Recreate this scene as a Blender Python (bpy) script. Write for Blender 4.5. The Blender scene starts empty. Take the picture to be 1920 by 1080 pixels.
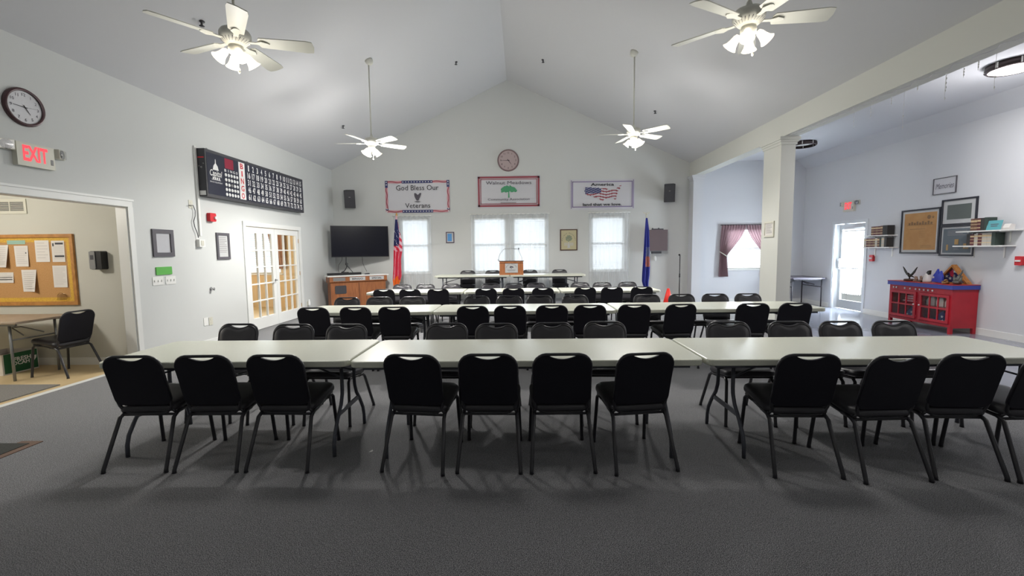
import bpy, bmesh, math, random
from math import sin, cos, pi, radians, sqrt, hypot
from mathutils import Matrix, Vector

random.seed(7)
scene = bpy.context.scene
COL = scene.collection

# ------------------------------------------------------------------ camera
F_PX, EYE = 830.0, 1.51
PITCH, ROLL, YAW = 0.0839, -0.012, -0.0202
_fw = Vector((sin(YAW) * cos(PITCH), cos(YAW) * cos(PITCH), -sin(PITCH)))
_r0 = Vector((cos(YAW), -sin(YAW), 0))
_u0 = _r0.cross(_fw)
CR = _r0 * cos(ROLL) + _u0 * sin(ROLL)
CU = -_r0 * sin(ROLL) + _u0 * cos(ROLL)
CW = _fw
CAM = Vector((0, 0, EYE))
cam_data = bpy.data.cameras.new('camera')
cam_data.sensor_fit = 'HORIZONTAL'
cam_data.sensor_width = 36
cam_data.lens = F_PX / 1920 * 36
cam_data.clip_start = 0.05
cam_data.clip_end = 200
cam = bpy.data.objects.new('camera', cam_data)
COL.objects.link(cam)
cam.matrix_world = Matrix(((CR.x, CU.x, -CW.x, CAM.x), (CR.y, CU.y, -CW.y, CAM.y), (CR.z, CU.z, -CW.z, CAM.z), (0, 0, 0, 1)))
scene.camera = cam

# ------------------------------------------------------------------ world, exposure, daylight
scene.view_settings.view_transform = 'Standard'
scene.view_settings.look = 'None'
scene.view_settings.gamma = 1
scene.view_settings.use_curve_mapping = False
scene.view_settings.exposure = 0.14
world = bpy.data.worlds.new('overcast_sky')
world.use_nodes = True
world.node_tree.nodes['Background'].inputs[0].default_value = (0.93, 0.96, 1.0, 1)
world.node_tree.nodes['Background'].inputs[1].default_value = 1.2
scene.world = world


def area_light(name, loc, rot, sx, sy, power, color=(0.9, 0.95, 1.0)):
    d = bpy.data.lights.new(name, 'AREA')
    d.shape = 'RECTANGLE'
    d.size, d.size_y = sx, sy
    d.energy = power
    d.color = color
    o = bpy.data.objects.new(name, d)
    o.location = loc
    o.rotation_euler = rot
    COL.objects.link(o)
    return o


def point_light(name, loc, power, color=(1.0, 0.97, 0.925), radius=0.08):
    d = bpy.data.lights.new(name, 'POINT')
    d.energy = power
    d.color = color
    d.shadow_soft_size = radius
    o = bpy.data.objects.new(name, d)
    o.location = loc
    COL.objects.link(o)
    return o


def spot_light(name, loc, rot, power, color=(1.0, 0.97, 0.925), radius=0.04):
    d = bpy.data.lights.new(name, 'SPOT')
    d.energy = power
    d.color = color
    d.spot_size = radians(125)
    d.spot_blend = 0.6
    d.shadow_soft_size = radius
    o = bpy.data.objects.new(name, d)
    o.location = loc
    o.rotation_euler = rot
    COL.objects.link(o)
    return o


FAN_POWER = 43
# daylight outside the windows and the glass door
for wx, ww in ((-2.93, 0.8), (-0.87, 0.95), (0.24, 0.95), (2.4, 0.95), (6.25, 1.0)):
    area_light('window_daylight', (wx, 12.95, 1.75), (radians(-90), 0, 0), ww, 1.5, 20 if wx < 4 else 110)
area_light('door_daylight', (8.6, 10.65, 1.15), (radians(90), 0, radians(90)), 1.0, 2.0, 560, (0.86, 0.92, 1.0))
area_light('office_window_daylight', (-7.3, 12.9, 1.6), (radians(-90), 0, 0), 1.2, 1.3, 60)
# unseen fill lights added for hall rear, annex rear and office; foyer lamp
for px, py in ((-2.6, -1.2), (2.0, -1.2)):
    point_light('rear_fill', (px, py, 3.1), FAN_POWER * 0.3)
point_light('annex_rear_fill', (6.4, 1.6, 3.3), 42, (1, 0.96, 0.92), 0.2)
point_light('foyer_lamp', (-7.0, 4.0, 2.4), 98, (1.0, 0.95, 0.86), 0.15)
point_light('office_fill', (-7.2, 9.6, 2.3), 150, (1.0, 0.87, 0.7), 0.15)


# ------------------------------------------------------------------ pixel -> place helpers (1920x1080 photo onto real planes)
def ray(px, py):
    return CW + CR * ((px - 960) / F_PX) - CU * ((py - 540) / F_PX)


def ax(px, py, X):
    d = ray(px, py)
    return CAM + d * (X / d.x)


def ay(px, py, Y):
    d = ray(px, py)
    return CAM + d * (Y / d.y)


def az(px, py, Z):
    d = ray(px, py)
    return CAM + d * ((Z - EYE) / d.z)


# ------------------------------------------------------------------ materials
def lin(h):
    if isinstance(h, str):
        h = h.lstrip('#')
        v = [int(h[i:i + 2], 16) / 255 for i in (0, 2, 4)]
        return tuple(x / 12.92 if x <= 0.04045 else ((x + 0.055) / 1.055) ** 2.4 for x in v)
    return tuple(h)


def mat(name, color, rough=0.5, metal=0.0, spec=0.5, noise=None, bump=None, emit=None, emit_strength=1.0):
    """noise = (scale, other colour, low, high): mottles the colour; bump = (scale, strength)"""
    m = bpy.data.materials.new(name)
    m.use_nodes = True
    nt = m.node_tree
    b = nt.nodes['Principled BSDF']
    col = lin(color)
    b.inputs['Base Color'].default_value = (*col, 1)
    b.inputs['Roughness'].default_value = rough
    b.inputs['Metallic'].default_value = metal
    b.inputs['Specular IOR Level'].default_value = spec
    tc = nt.nodes.new('ShaderNodeTexCoord')
    if noise:
        n = nt.nodes.new('ShaderNodeTexNoise')
        n.inputs['Scale'].default_value = noise[0]
        n.inputs['Detail'].default_value = 3
        nt.links.new(tc.outputs['Object'], n.inputs['Vector'])
        r = nt.nodes.new('ShaderNodeValToRGB')
        r.color_ramp.elements[0].position = noise[2]
        r.color_ramp.elements[1].position = noise[3]
        r.color_ramp.elements[0].color = (*col, 1)
        r.color_ramp.elements[1].color = (*lin(noise[1]), 1)
        nt.links.new(n.outputs['Fac'], r.inputs['Fac'])
        nt.links.new(r.outputs['Color'], b.inputs['Base Color'])
    if bump:
        n2 = nt.nodes.new('ShaderNodeTexNoise')
        n2.inputs['Scale'].default_value = bump[0]
        n2.inputs['Detail'].default_value = 4
        nt.links.new(tc.outputs['Object'], n2.inputs['Vector'])
        bp = nt.nodes.new('ShaderNodeBump')
        bp.inputs['Strength'].default_value = bump[1]
        bp.inputs['Distance'].default_value = 0.01
        nt.links.new(n2.outputs['Fac'], bp.inputs['Height'])
        nt.links.new(bp.outputs['Normal'], b.inputs['Normal'])
    if emit:
        b.inputs['Emission Color'].default_value = (*lin(emit), 1)
        b.inputs['Emission Strength'].default_value = emit_strength
    return m


def wood(name, c1, c2, scale=(1, 1, 12), rough=0.45):
    m = mat(name, c1, rough)
    nt = m.node_tree
    b = nt.nodes['Principled BSDF']
    tc = nt.nodes.new('ShaderNodeTexCoord')
    mp = nt.nodes.new('ShaderNodeMapping')
    mp.inputs['Scale'].default_value = scale
    n = nt.nodes.new('ShaderNodeTexNoise')
    n.inputs['Scale'].default_value = 3.0
    n.inputs['Detail'].default_value = 5
    n.inputs['Distortion'].default_value = 1.2
    r = nt.nodes.new('ShaderNodeValToRGB')
    r.color_ramp.elements[0].position = 0.35
    r.color_ramp.elements[1].position = 0.65
    r.color_ramp.elements[0].color = (*lin(c1), 1)
    r.color_ramp.elements[1].color = (*lin(c2), 1)
    nt.links.new(tc.outputs['Object'], mp.inputs['Vector'])
    nt.links.new(mp.outputs['Vector'], n.inputs['Vector'])
    nt.links.new(n.outputs['Fac'], r.inputs['Fac'])
    nt.links.new(r.outputs['Color'], b.inputs['Base Color'])
    return m


def glass_mat(name, tint=(0.95, 0.97, 0.97)):
    m = bpy.data.materials.new(name)
    m.use_nodes = True
    nt = m.node_tree
    nt.nodes.clear()
    out = nt.nodes.new('ShaderNodeOutputMaterial')
    t = nt.nodes.new('ShaderNodeBsdfTransparent')
    t.inputs[0].default_value = (*tint, 1)
    g = nt.nodes.new('ShaderNodeBsdfGlossy')
    g.inputs['Roughness'].default_value = 0.03
    lw = nt.nodes.new('ShaderNodeLayerWeight')
    pw = nt.nodes.new('ShaderNodeMath')
    pw.operation = 'POWER'
    pw.inputs[1].default_value = 4.0
    nt.links.new(lw.outputs['Facing'], pw.inputs[0])
    fr = nt.nodes.new('ShaderNodeMath')
    fr.operation = 'MULTIPLY_ADD'
    fr.inputs[1].default_value = 0.5
    fr.inputs[2].default_value = 0.03
    nt.links.new(pw.outputs[0], fr.inputs[0])
    mx = nt.nodes.new('ShaderNodeMixShader')
    nt.links.new(fr.outputs[0], mx.inputs[0])
    nt.links.new(t.outputs[0], mx.inputs[1])
    nt.links.new(g.outputs[0], mx.inputs[2])
    nt.links.new(mx.outputs[0], out.inputs[0])
    return m


def sheer_mat(name, color, clear=0.45, translucent=0.6):
    m = bpy.data.materials.new(name)
    m.use_nodes = True
    nt = m.node_tree
    nt.nodes.clear()
    out = nt.nodes.new('ShaderNodeOutputMaterial')
    t = nt.nodes.new('ShaderNodeBsdfTransparent')
    d = nt.nodes.new('ShaderNodeBsdfDiffuse')
    tl = nt.nodes.new('ShaderNodeBsdfTranslucent')
    d.inputs[0].default_value = (*lin(color), 1)
    tl.inputs[0].default_value = (*lin(color), 1)
    m1 = nt.nodes.new('ShaderNodeMixShader')
    m2 = nt.nodes.new('ShaderNodeMixShader')
    m1.inputs[0].default_value = translucent
    m2.inputs[0].default_value = clear
    nt.links.new(d.outputs[0], m1.inputs[1])
    nt.links.new(tl.outputs[0], m1.inputs[2])
    nt.links.new(m1.outputs[0], m2.inputs[1])
    nt.links.new(t.outputs[0], m2.inputs[2])
    nt.links.new(m2.outputs[0], out.inputs[0])
    return m


M = dict(
    wall=mat('wall_paint_grey', '#cdcfcd', 0.75, spec=0.25, bump=(180, 0.05)),
    ceiling=mat('ceiling_paint', '#d0d1d4', 0.85, spec=0.15, bump=(220, 0.08)),
    annexwall=mat('annex_wall_paint', '#d1d3d7', 0.75, spec=0.25, bump=(180, 0.05)),
    beam=mat('beam_paint', '#d2d3cc', 0.7, spec=0.25),
    foyer=mat('foyer_wall_paint', '#c3c2b8', 0.75, spec=0.2),
    tan=mat('office_wall_paint', '#d2b88e', 0.8),
    trim=mat('white_trim_paint', '#e4e5e2', 0.4),
    whitep=mat('white_plastic', '#e6e6e2', 0.4),
    offwhite=mat('off_white_plastic', '#cfcdbf', 0.4),
    vinyl=mat('vinyl_floor', '#7b7f8c', 0.16, spec=0.6, noise=(2.5, '#858995', 0.35, 0.65)),
    tile=mat('foyer_tile', '#c9b48c', 0.45, noise=(3, '#bfa87e', 0.35, 0.65)),
    mat_grey=mat('grey_mat_pile', '#77746f', 0.95, noise=(90, '#6a6864', 0.4, 0.6)),
    mat_black=mat('black_mat_pile', '#2e302d', 0.95, noise=(90, '#3c3e3a', 0.4, 0.6)),
    mat_edge=mat('rust_edge', '#6e584b', 0.9),
    blackv=mat('black_vinyl', '#2c2b30', 0.4, spec=0.55),
    blackb=mat('black_back_shell', '#13121c', 0.6, spec=0.35),
    blackm=mat('black_enamel_tube', '#2a2a2f', 0.3, spec=0.6),
    tabletop=mat('speckled_table_plastic', '#cfd1c2', 0.27, spec=0.5, noise=(260, '#bfc2b2', 0.55, 0.75)),
    steel=mat('grey_table_steel', '#52555d', 0.38, metal=0.3),
    chrome=mat('chrome', '#c8c8c8', 0.2, metal=1.0),
    brass=mat('brass', '#b08a4a', 0.35, metal=0.9),
    bronze=mat('dark_bronze', '#43393a', 0.4, metal=0.5),
    fanw=mat('fan_white', '#d4d4ca', 0.35),
    shade=mat('lit_shade_glass', '#fff6e6', 0.4, emit='#fff0d6', emit_strength=1.3),
    bulb=mat('lit_bulb', '#ffffff', 0.4, emit='#fff4e0', emit_strength=8.0),
    diffuser=mat('lit_diffuser', '#ffffff', 0.4, emit='#fff2ee', emit_strength=3.0),
    exitred=mat('lit_exit_red', '#ff3a44', 0.5, emit='#ff3a4a', emit_strength=0.85),
    black=mat('black_plastic', '#17171a', 0.4),
    screen=mat('tv_screen', '#14151f', 0.25, spec=0.25),
    grey=mat('grey_plastic', '#7d7d7d', 0.5),
    dgrey=mat('dark_grey', '#3d3d42', 0.55),
    navy=mat('bingo_navy', '#272a3a', 0.3, spec=0.5),
    white=mat('white_print', '#e4e4e2', 0.6),
    red=mat('red_print', '#c8202c', 0.5),
    redcab=mat('red_cabinet_paint', '#b3202f', 0.4, noise=(4, '#a81b2b', 0.4, 0.6)),
    redtop=mat('red_top_paint', '#b02c2f', 0.35),
    bluecab=mat('blue_cabinet_paint', '#37439a', 0.4),
    maroon=mat('maroon_display', '#8c1f38', 0.4),
    oak=wood('oak_veneer', '#a5693f', '#8d5533', (6, 6, 0.7)),
    lectern=wood('lectern_wood', '#bd7c52', '#ab6b42', (5, 5, 0.8)),
    flagcase=wood('flag_case_wood', '#b5793a', '#8f5a28', (2, 9, 9)),
    walnut=mat('walnut_frame', '#4b3026', 0.4),
    cork=mat('cork', '#b88d5c', 0.9, noise=(90, '#ae8250', 0.4, 0.62)),
    corkframe=wood('cork_frame_wood', '#b98345', '#a06d35', (3, 3, 3)),
    yellowb=mat('yellow_border', '#d0a83c', 0.7, noise=(60, '#c3973a', 0.4, 0.6)),
    paper=mat('paper', '#d8d4cf', 0.8),
    paperink=mat('grey_print', '#8f8c8c', 0.8),
    ink=mat('black_ink', '#1d1c22', 0.7),
    softink=mat('soft_ink', '#55515a', 0.7),
    green=mat('green_plastic', '#5cae4c', 0.5),
    greenbox=mat('green_carton', '#1f5c38', 0.6),
    brown=mat('carton_inside', '#4b321c', 0.8),
    teal=mat('teal_card', '#5ba3ab', 0.6),
    mint=mat('mint_strip', '#8fb0a0', 0.7),
    kraft=mat('parchment', '#b98d5b', 0.8, noise=(5, '#b28452', 0.4, 0.6)),
    matteboard=mat('mat_board', '#bfc0c0', 0.8),
    slate=mat('slate_print', '#5b625e', 0.35),
    slate2=mat('slate_blue_print', '#5a646b', 0.35),
    gold=mat('gold_print', '#a5824a', 0.5),
    blackframe=mat('black_frame', '#25252e', 0.4),
    greyframe=mat('grey_frame', '#57545a', 0.4),
    bannerw=mat('white_banner_vinyl', '#c9c9ce', 0.5),
    bannerp=mat('pink_banner_border', '#c98f98', 0.5),
    bannerr=mat('red_banner_border', '#94424d', 0.5),
    bannerb=mat('navy_banner_border', '#2b3368', 0.5),
    bannerv=mat('violet_banner_border', '#84749f', 0.5),
    treeg=mat('tree_green', '#4d9b6f', 0.6),
    flagred=mat('flag_red', '#c72842', 0.7),
    flagwhite=mat('flag_white', '#dcb4bf', 0.7),
    flagblue=mat('flag_blue', '#2a2e63', 0.7),
    stateblue=mat('state_flag_blue', '#2c3590', 0.65),
    fringe=mat('gold_fringe', '#e07020', 0.8),
    crestred=mat('crest_orange', '#c2603c', 0.7),
    crestgrey=mat('crest_grey', '#77809a', 0.7),
    cone=mat('cone_orange', '#ff3c30', 0.5),
    panel=mat('brown_panel', '#6b5d60', 0.5),
    mauve=sheer_mat('mauve_fabric', '#a0868c', 0.0, 0.3),
    sheer=sheer_mat('white_voile', '#e8ebee', 0.64, 0.6),
    lace=sheer_mat('white_lace', '#eef0f2', 0.35, 0.7),
    blind=sheer_mat('blind_slat', '#e0e2e4', 0.0, 0.26),
    glass=glass_mat('clear_glass'),
    shine=mat('reflector', '#d8d8d8', 0.15, metal=0.9),
    lens=glass_mat('lamp_lens', (0.9, 0.9, 0.9)),
    statue=mat('dark_pewter', '#34332f', 0.4, metal=0.3),
    statue2=mat('grey_pewter', '#5b5a55', 0.45, metal=0.3),
    bronze2=mat('bronze_figure', '#7a5a34', 0.4, metal=0.4),
    skinfig=mat('painted_figure', '#8a7060', 0.6),
    book1=mat('book_maroon', '#5b2b2e', 0.6),
    book2=mat('book_brown', '#6b4a3a', 0.6),
    book3=mat('book_green', '#33403a', 0.6),
    book4=mat('book_cream', '#b3aea5', 0.6),
    book5=mat('book_dark', '#302e2d', 0.6),
    bookband=mat('book_gold_bands', '#cdb58c', 0.5),
    woodtop=wood('beige_tabletop', '#a39382', '#94846f', (3, 3, 3)),
    greytop=mat('grey_table_vinyl', '#605b68', 0.4),
    legsilver=mat('silver_leg', '#8d8f8f', 0.35, metal=0.5),
    legdark=mat('dark_leg', '#3c3a40', 0.4, metal=0.3),
    clockface=mat('clock_face', '#cfcfd2', 0.5),
    clockrose=mat('antique_clock_face', '#b5a3a3', 0.6),
    clockrim=mat('clock_rim_brown', '#4a3034', 0.3),
    clockrim2=mat('clock_rim_mauve', '#80696b', 0.5),
    wire=mat('clear_string', '#c9c8cc', 0.4),
    outside=mat('outdoor_ground', '#9a9a96', 0.9),
    jambblue=mat('door_jamb_white', '#d4d8dc', 0.4),
    alu=mat('aluminium', '#b9bbbc', 0.35, metal=0.4),
)
# carpet: speckled loop pile
_c = mat('speckled_carpet', '#4a4b4d', 0.9, spec=0.12)
_nt = _c.node_tree
_b = _nt.nodes['Principled BSDF']
_tc = _nt.nodes.new('ShaderNodeTexCoord')
_n1 = _nt.nodes.new('ShaderNodeTexNoise')
_n1.inputs['Scale'].default_value = 230
_n1.inputs['Detail'].default_value = 3
_n1.inputs['Roughness'].default_value = 0.75
_r1 = _nt.nodes.new('ShaderNodeValToRGB')
_r1.color_ramp.elements[0].position = 0.44
_r1.color_ramp.elements[0].color = (*lin('#22242b'), 1)
_r1.color_ramp.elements[1].position = 0.59
_r1.color_ramp.elements[1].color = (*lin('#9b9b9d'), 1)
_bp = _nt.nodes.new('ShaderNodeBump')
_bp.inputs['Strength'].default_value = 0.25
_bp.inputs['Distance'].default_value = 0.01
_nt.links.new(_tc.outputs['Object'], _n1.inputs['Vector'])
_nt.links.new(_n1.outputs['Fac'], _r1.inputs['Fac'])
_nt.links.new(_n1.outputs['Fac'], _bp.inputs['Height'])
_nt.links.new(_bp.outputs['Normal'], _b.inputs['Normal'])
_nt.links.new(_r1.outputs['Color'], _b.inputs['Base Color'])
_b.inputs['Sheen Weight'].default_value = 0.25
_b.inputs['Sheen Roughness'].default_value = 0.5
M['carpet'] = _c


# ------------------------------------------------------------------ mesh builder
_jit = random.Random(5)


class MB:
    def __init__(self, T=None):
        self.v, self.f, self.mi, self.sm = [], [], [], []
        self.T = T or Matrix.Identity(4)
        self.m = 0
        self.smooth = False

    def add(self, verts, faces, smooth=None, m=None):
        o = len(self.v)
        self.v += [self.T @ Vector(p) for p in verts]
        for f in faces:
            self.f.append([i + o for i in f])
            self.mi.append(self.m if m is None else m)
            self.sm.append(self.smooth if smooth is None else smooth)
        return self

    def box(self, x0, x1, y0, y1, z0, z1):
        e = lambda: _jit.uniform(-4e-4, 4e-4)   # keeps neighbouring faces from lying in exactly one plane
        x0, x1, y0, y1, z0, z1 = x0 + e(), x1 + e(), y0 + e(), y1 + e(), (z0 + e() if abs(z0) > 1e-9 else z0), z1 + e()
        v = [(x, y, z) for z in (z0, z1) for y in (y0, y1) for x in (x0, x1)]
        return self.add(v, [(0, 2, 3, 1), (4, 5, 7, 6), (0, 1, 5, 4), (2, 6, 7, 3), (0, 4, 6, 2), (1, 3, 7, 5)], False)

    def quad(self, *p):
        return self.add(p, [tuple(range(len(p)))], False)

    def loft(self, rings, cap0=True, cap1=True, smooth=None, closed=True):
        n = len(rings[0])
        v = [p for r in rings for p in r]
        f = []
        for i in range(len(rings) - 1):
            for j in range(n if closed else n - 1):
                k = (j + 1) % n
                f.append((i * n + j, i * n + k, (i + 1) * n + k, (i + 1) * n + j))
        if cap0:
            f.append(tuple(reversed(range(n))))
        if cap1:
            f.append(tuple((len(rings) - 1) * n + j for j in range(n)))
        return self.add(v, f, smooth)

    def prism(self, poly, a, b, axis='y'):
        """poly in the plane across AXIS: y -> (x,z), z -> (x,y), x -> (y,z)"""
        def P(p, t):
            return (p[0], t, p[1]) if axis == 'y' else (p[0], p[1], t) if axis == 'z' else (t, p[0], p[1])
        return self.loft([[P(p, a) for p in poly], [P(p, b) for p in poly]], smooth=False)

    def tube(self, path, r, n=8, closed=False, cap=True):
        path = [Vector(p) for p in path]
        N = len(path)
        rings = []
        prev = None
        for i, p in enumerate(path):
            a = path[i - 1] if (i > 0 or closed) else p
            b = path[(i + 1) % N] if (i < N - 1 or closed) else p
            t = (b - a)
            if t.length < 1e-9:
                t = Vector((0, 0, 1))
            t.normalize()
            if prev is None:
                ref = Vector((0, 0, 1)) if abs(t.z) < 0.9 else Vector((0, 1, 0))
                nrm = t.cross(ref).normalized()
            else:
                nrm = (prev - t * prev.dot(t)).normalized()
            prev = nrm
            bi = t.cross(nrm)
            rr = r[i] if isinstance(r, (list, tuple)) else r
            rings.append([tuple(p + nrm * (rr * cos(2 * pi * k / n)) + bi * (rr * sin(2 * pi * k / n))) for k in range(n)])
        if closed:
            rings.append(rings[0])
            return self.loft(rings, False, False, True)
        return self.loft(rings, cap, cap, True)

    def lathe(self, prof, n=16, c=(0, 0, 0), axis='z', smooth=True, cap=True):
        rings = []
        for r, h in prof:
            ring = []
            for k in range(n):
                a = 2 * pi * k / n
                u, w = r * cos(a), r * sin(a)
                ring.append((c[0] + u, c[1] + w, c[2] + h) if axis == 'z' else (c[0] + u, c[1] - h, c[2] + w) if axis == 'y' else (c[0] + h, c[1] + u, c[2] + w))
            rings.append(ring)
        return self.loft(rings, cap and prof[0][0] > 1e-6, cap and prof[-1][0] > 1e-6, smooth)

    def ball(self, c, r, sx=1, sy=1, sz=1, n=10, k=6):
        rings = []
        for i in range(k + 1):
            t = -pi / 2 + pi * i / k
            rr = max(cos(t), 0.02)
            rings.append([(c[0] + r * sx * rr * cos(2 * pi * j / n), c[1] + r * sy * rr * sin(2 * pi * j / n), c[2] + r * sz * sin(t)) for j in range(n)])
        return self.loft(rings, True, True, True)

    def grid(self, fn, nu, nv, smooth=True, mfn=None):
        v = [fn(i / nu, j / nv) for j in range(nv + 1) for i in range(nu + 1)]
        o = len(self.v)
        self.v += [self.T @ Vector(p) for p in v]
        for j in range(nv):
            for i in range(nu):
                a = j * (nu + 1) + i
                self.f.append([o + a, o + a + 1, o + a + nu + 2, o + a + nu + 1])
                self.mi.append(mfn((i + 0.5) / nu, (j + 0.5) / nv) if mfn else self.m)
                self.sm.append(smooth)
        return self

    def text(self, s, x, z, h, y=0.0, w=None, align='CENTER', shear=0.0, bold=0.0, depth=0.0):
        """flat lettering facing -y; baseline at z, cap height h; squeezed to width w if given"""
        verts, faces = text_mesh(s, shear, bold)
        if not verts:
            return self
        xs = [p[0] for p in verts]
        x0, x1 = min(xs), max(xs)
        k = h / 0.69
        kx = k if w is None else w / max(x1 - x0, 1e-6)
        off = {'CENTER': (x0 + x1) / 2, 'LEFT': x0, 'RIGHT': x1}[align]
        return self.add([(x + (p[0] - off) * kx, y, z + p[1] * k) for p in verts], faces, False)

    def build(self, name, mats, parent=None, recalc=True):
        me = bpy.data.meshes.new(name)
        me.from_pydata([tuple(p) for p in self.v], [], self.f)
        for m in (mats if isinstance(mats, (list, tuple)) else [mats]):
            me.materials.append(M[m] if isinstance(m, str) else m)
        me.polygons.foreach_set('material_index', self.mi)
        me.polygons.foreach_set('use_smooth', self.sm)
        if recalc:
            bm = bmesh.new()
            bm.from_mesh(me)
            bmesh.ops.recalc_face_normals(bm, faces=bm.faces)
            bm.to_mesh(me)
            bm.free()
        me.update()
        o = bpy.data.objects.new(name, me)
        COL.objects.link(o)
        if parent:
            o.parent = parent
        return o


_text_cache = {}


def text_mesh(s, shear=0.0, bold=0.0):
    key = (s, shear, bold)
    if key not in _text_cache:
        cu = bpy.data.curves.new('lettering_source', 'FONT')
        cu.body = s
        cu.size = 1
        cu.resolution_u = 2
        cu.shear = shear
        cu.offset = bold
        ob = bpy.data.objects.new('lettering_source', cu)
        COL.objects.link(ob)
        dg = bpy.context.evaluated_depsgraph_get()
        me = bpy.data.meshes.new_from_object(ob.evaluated_get(dg))
        _text_cache[key] = ([tuple(v.co) for v in me.vertices], [tuple(p.vertices) for p in me.polygons])
        bpy.data.objects.remove(ob)
        bpy.data.curves.remove(cu)
        bpy.data.meshes.remove(me)
    return _text_cache[key]


def arc(cx, cz, r, a0, a1, n=6):
    return [(cx + r * cos(radians(a0 + (a1 - a0) * i / n)), cz + r * sin(radians(a0 + (a1 - a0) * i / n))) for i in range(n + 1)]


def rrect(x0, x1, z0, z1, r, n=5):
    return (arc(x1 - r, z0 + r, r, -90, 0, n) + arc(x1 - r, z1 - r, r, 0, 90, n) + arc(x0 + r, z1 - r, r, 90, 180, n) + arc(x0 + r, z0 + r, r, 180, 270, n))


def circle(cx, cz, r, n=20):
    return [(cx + r * cos(2 * pi * i / n), cz + r * sin(2 * pi * i / n)) for i in range(n)]


def tag(o, label, cat, group=None, kind=None):
    o['label'] = label
    o['category'] = cat
    if group:
        o['group'] = group
    if kind:
        o['kind'] = kind
    return o


def thing(name, label, cat, loc=(0, 0, 0), rotz=0.0, group=None):
    o = bpy.data.objects.new(name, None)
    o.empty_display_size = 0.1
    COL.objects.link(o)
    o.location = loc
    o.rotation_euler = (0, 0, rotz)
    return tag(o, label, cat, group)


def struct(name, mb, mats, parent=None):
    o = mb.build(name, mats, parent)
    o['kind'] = 'structure'
    return o


def dup(root, loc, rotz, label=None, group=None):
    r = root.copy()
    COL.objects.link(r)
    r.location = loc
    r.rotation_euler = (0, 0, rotz)
    if label:
        r['label'] = label
    if group:
        r['group'] = group
    for ch in list(root.children):
        c = ch.copy()
        COL.objects.link(c)
        c.parent = r
        for g in ch.children:
            d = g.copy()
            COL.objects.link(d)
            d.parent = c
    return r


ORD = ['first', 'second', 'third', 'fourth', 'fifth', 'sixth', 'seventh', 'eighth', 'ninth', 'tenth', 'eleventh']

# ------------------------------------------------------------------ the hall
LX, BX, RX, D, REAR = -5.2, 4.62, 7.75, 12.35, -4.0
RIDGE_X, RIDGE_Z, EAVE_L, EAVE_R = -0.33, 6.1, 3.79, 3.83
ANNEX_Z, BEAM_Z = 3.86, 3.45


def roof_z(x):
    if x < RIDGE_X:
        return RIDGE_Z + (x - RIDGE_X) * (RIDGE_Z - EAVE_L) / (RIDGE_X - LX)
    return RIDGE_Z - (x - RIDGE_X) * (RIDGE_Z - EAVE_R) / (BX - RIDGE_X)


def wall_cells(mb, u0, u1, v0, v1, holes, P, t):
    """a wall panel u0..u1 x v0..v1 with rectangular holes; P(u, v, w) places a point, w from 0 (face) to t (back)"""
    us = sorted({u0, u1, *[h[0] for h in holes], *[h[1] for h in holes]})
    vs = sorted({v0, v1, *[h[2] for h in holes], *[h[3] for h in holes]})
    for a, b in zip(us, us[1:]):
        for c, d in zip(vs, vs[1:]):
            if any(h[0] - 1e-6 <= a and b <= h[1] + 1e-6 and h[2] - 1e-6 <= c and d <= h[3] + 1e-6 for h in holes):
                continue
            for w in (0, t):
                mb.quad(P(a, c, w), P(b, c, w), P(b, d, w), P(a, d, w))
    for h in holes:
        a, b, c, d = h
        mb.quad(P(a, c, 0), P(a, d, 0), P(a, d, t), P(a, c, t))
        mb.quad(P(b, c, 0), P(b, d, 0), P(b, d, t), P(b, c, t))
        mb.quad(P(a, d, 0), P(b, d, 0), P(b, d, t), P(a, d, t))
        mb.quad(P(a, c, 0), P(b, c, 0), P(b, c, t), P(a, c, t))


# floors
struct('floor', MB().box(-5.25, 5.0, REAR, D + 0.1, -0.1, 0), 'carpet')
struct('floor_annex', MB().box(5.0, RX + 0.3, REAR, D + 0.1, -0.1, 0), 'vinyl')
mb = MB().box(-9.2, -5.25, 1.5, 6.1, -0.1, 0)
struct('floor_foyer', mb, 'tile')
struct('floor_office', MB().box(-9.2, -5.25, 6.11, 12.5, -0.1, 0), 'tile')
struct('ground_exterior', MB().box(-14, 14, 12.5, 30, -0.4, -0.15).box(7.95, 20, -4, 12.5, -0.4, -0.15), 'outside')

# left wall with the foyer opening and the office door
OPEN = (3.2, 5.82, 0.0, 2.16)
FD = (8.33, 10.34, 0.0, 2.04)
mb = MB()
wall_cells(mb, REAR, D, 0, EAVE_L, [OPEN, FD], lambda u, v, w: (LX - w, u, v), 0.14)
struct('wall_left', mb, 'wall')

# back wall with its windows
WZ0, WZ1 = 0.93, 2.44
WINS = [(-3.31, -2.55), (-1.30, -0.40), (-0.20, 0.72), (1.96, 2.86)]
AWIN = (5.70, 6.80, 0.93, 2.06)
mb = MB()
wall_cells(mb, LX, BX, 0, EAVE_L, [(a, b, WZ0, WZ1) for a, b in WINS], lambda u, v, w: (u, D + w, v), 0.16)
for w in (0, 0.16):
    mb.quad((LX, D + w, EAVE_L), (BX, D + w, EAVE_L), (BX, D + w, EAVE_R), (RIDGE_X, D + w, RIDGE_Z))
struct('wall_back', mb, 'wall')
mb = MB()
wall_cells(mb, BX, RX, 0, 4.2, [AWIN], lambda u, v, w: (u, D + w, v), 0.16)
struct('wall_annex_back', mb, 'annexwall')

# right wall with the glass door
ED = (10.16, 11.16, 0.0, 2.06)
mb = MB()
wall_cells(mb, REAR, D, 0, 4.2, [ED], lambda u, v, w: (RX + w, u, v), 0.2)
struct('wall_right', mb, 'annexwall')
mb = MB()
mb.box(LX, RX, REAR - 0.15, REAR, 0, 6.4)
struct('wall_rear', mb, 'wall')

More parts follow.
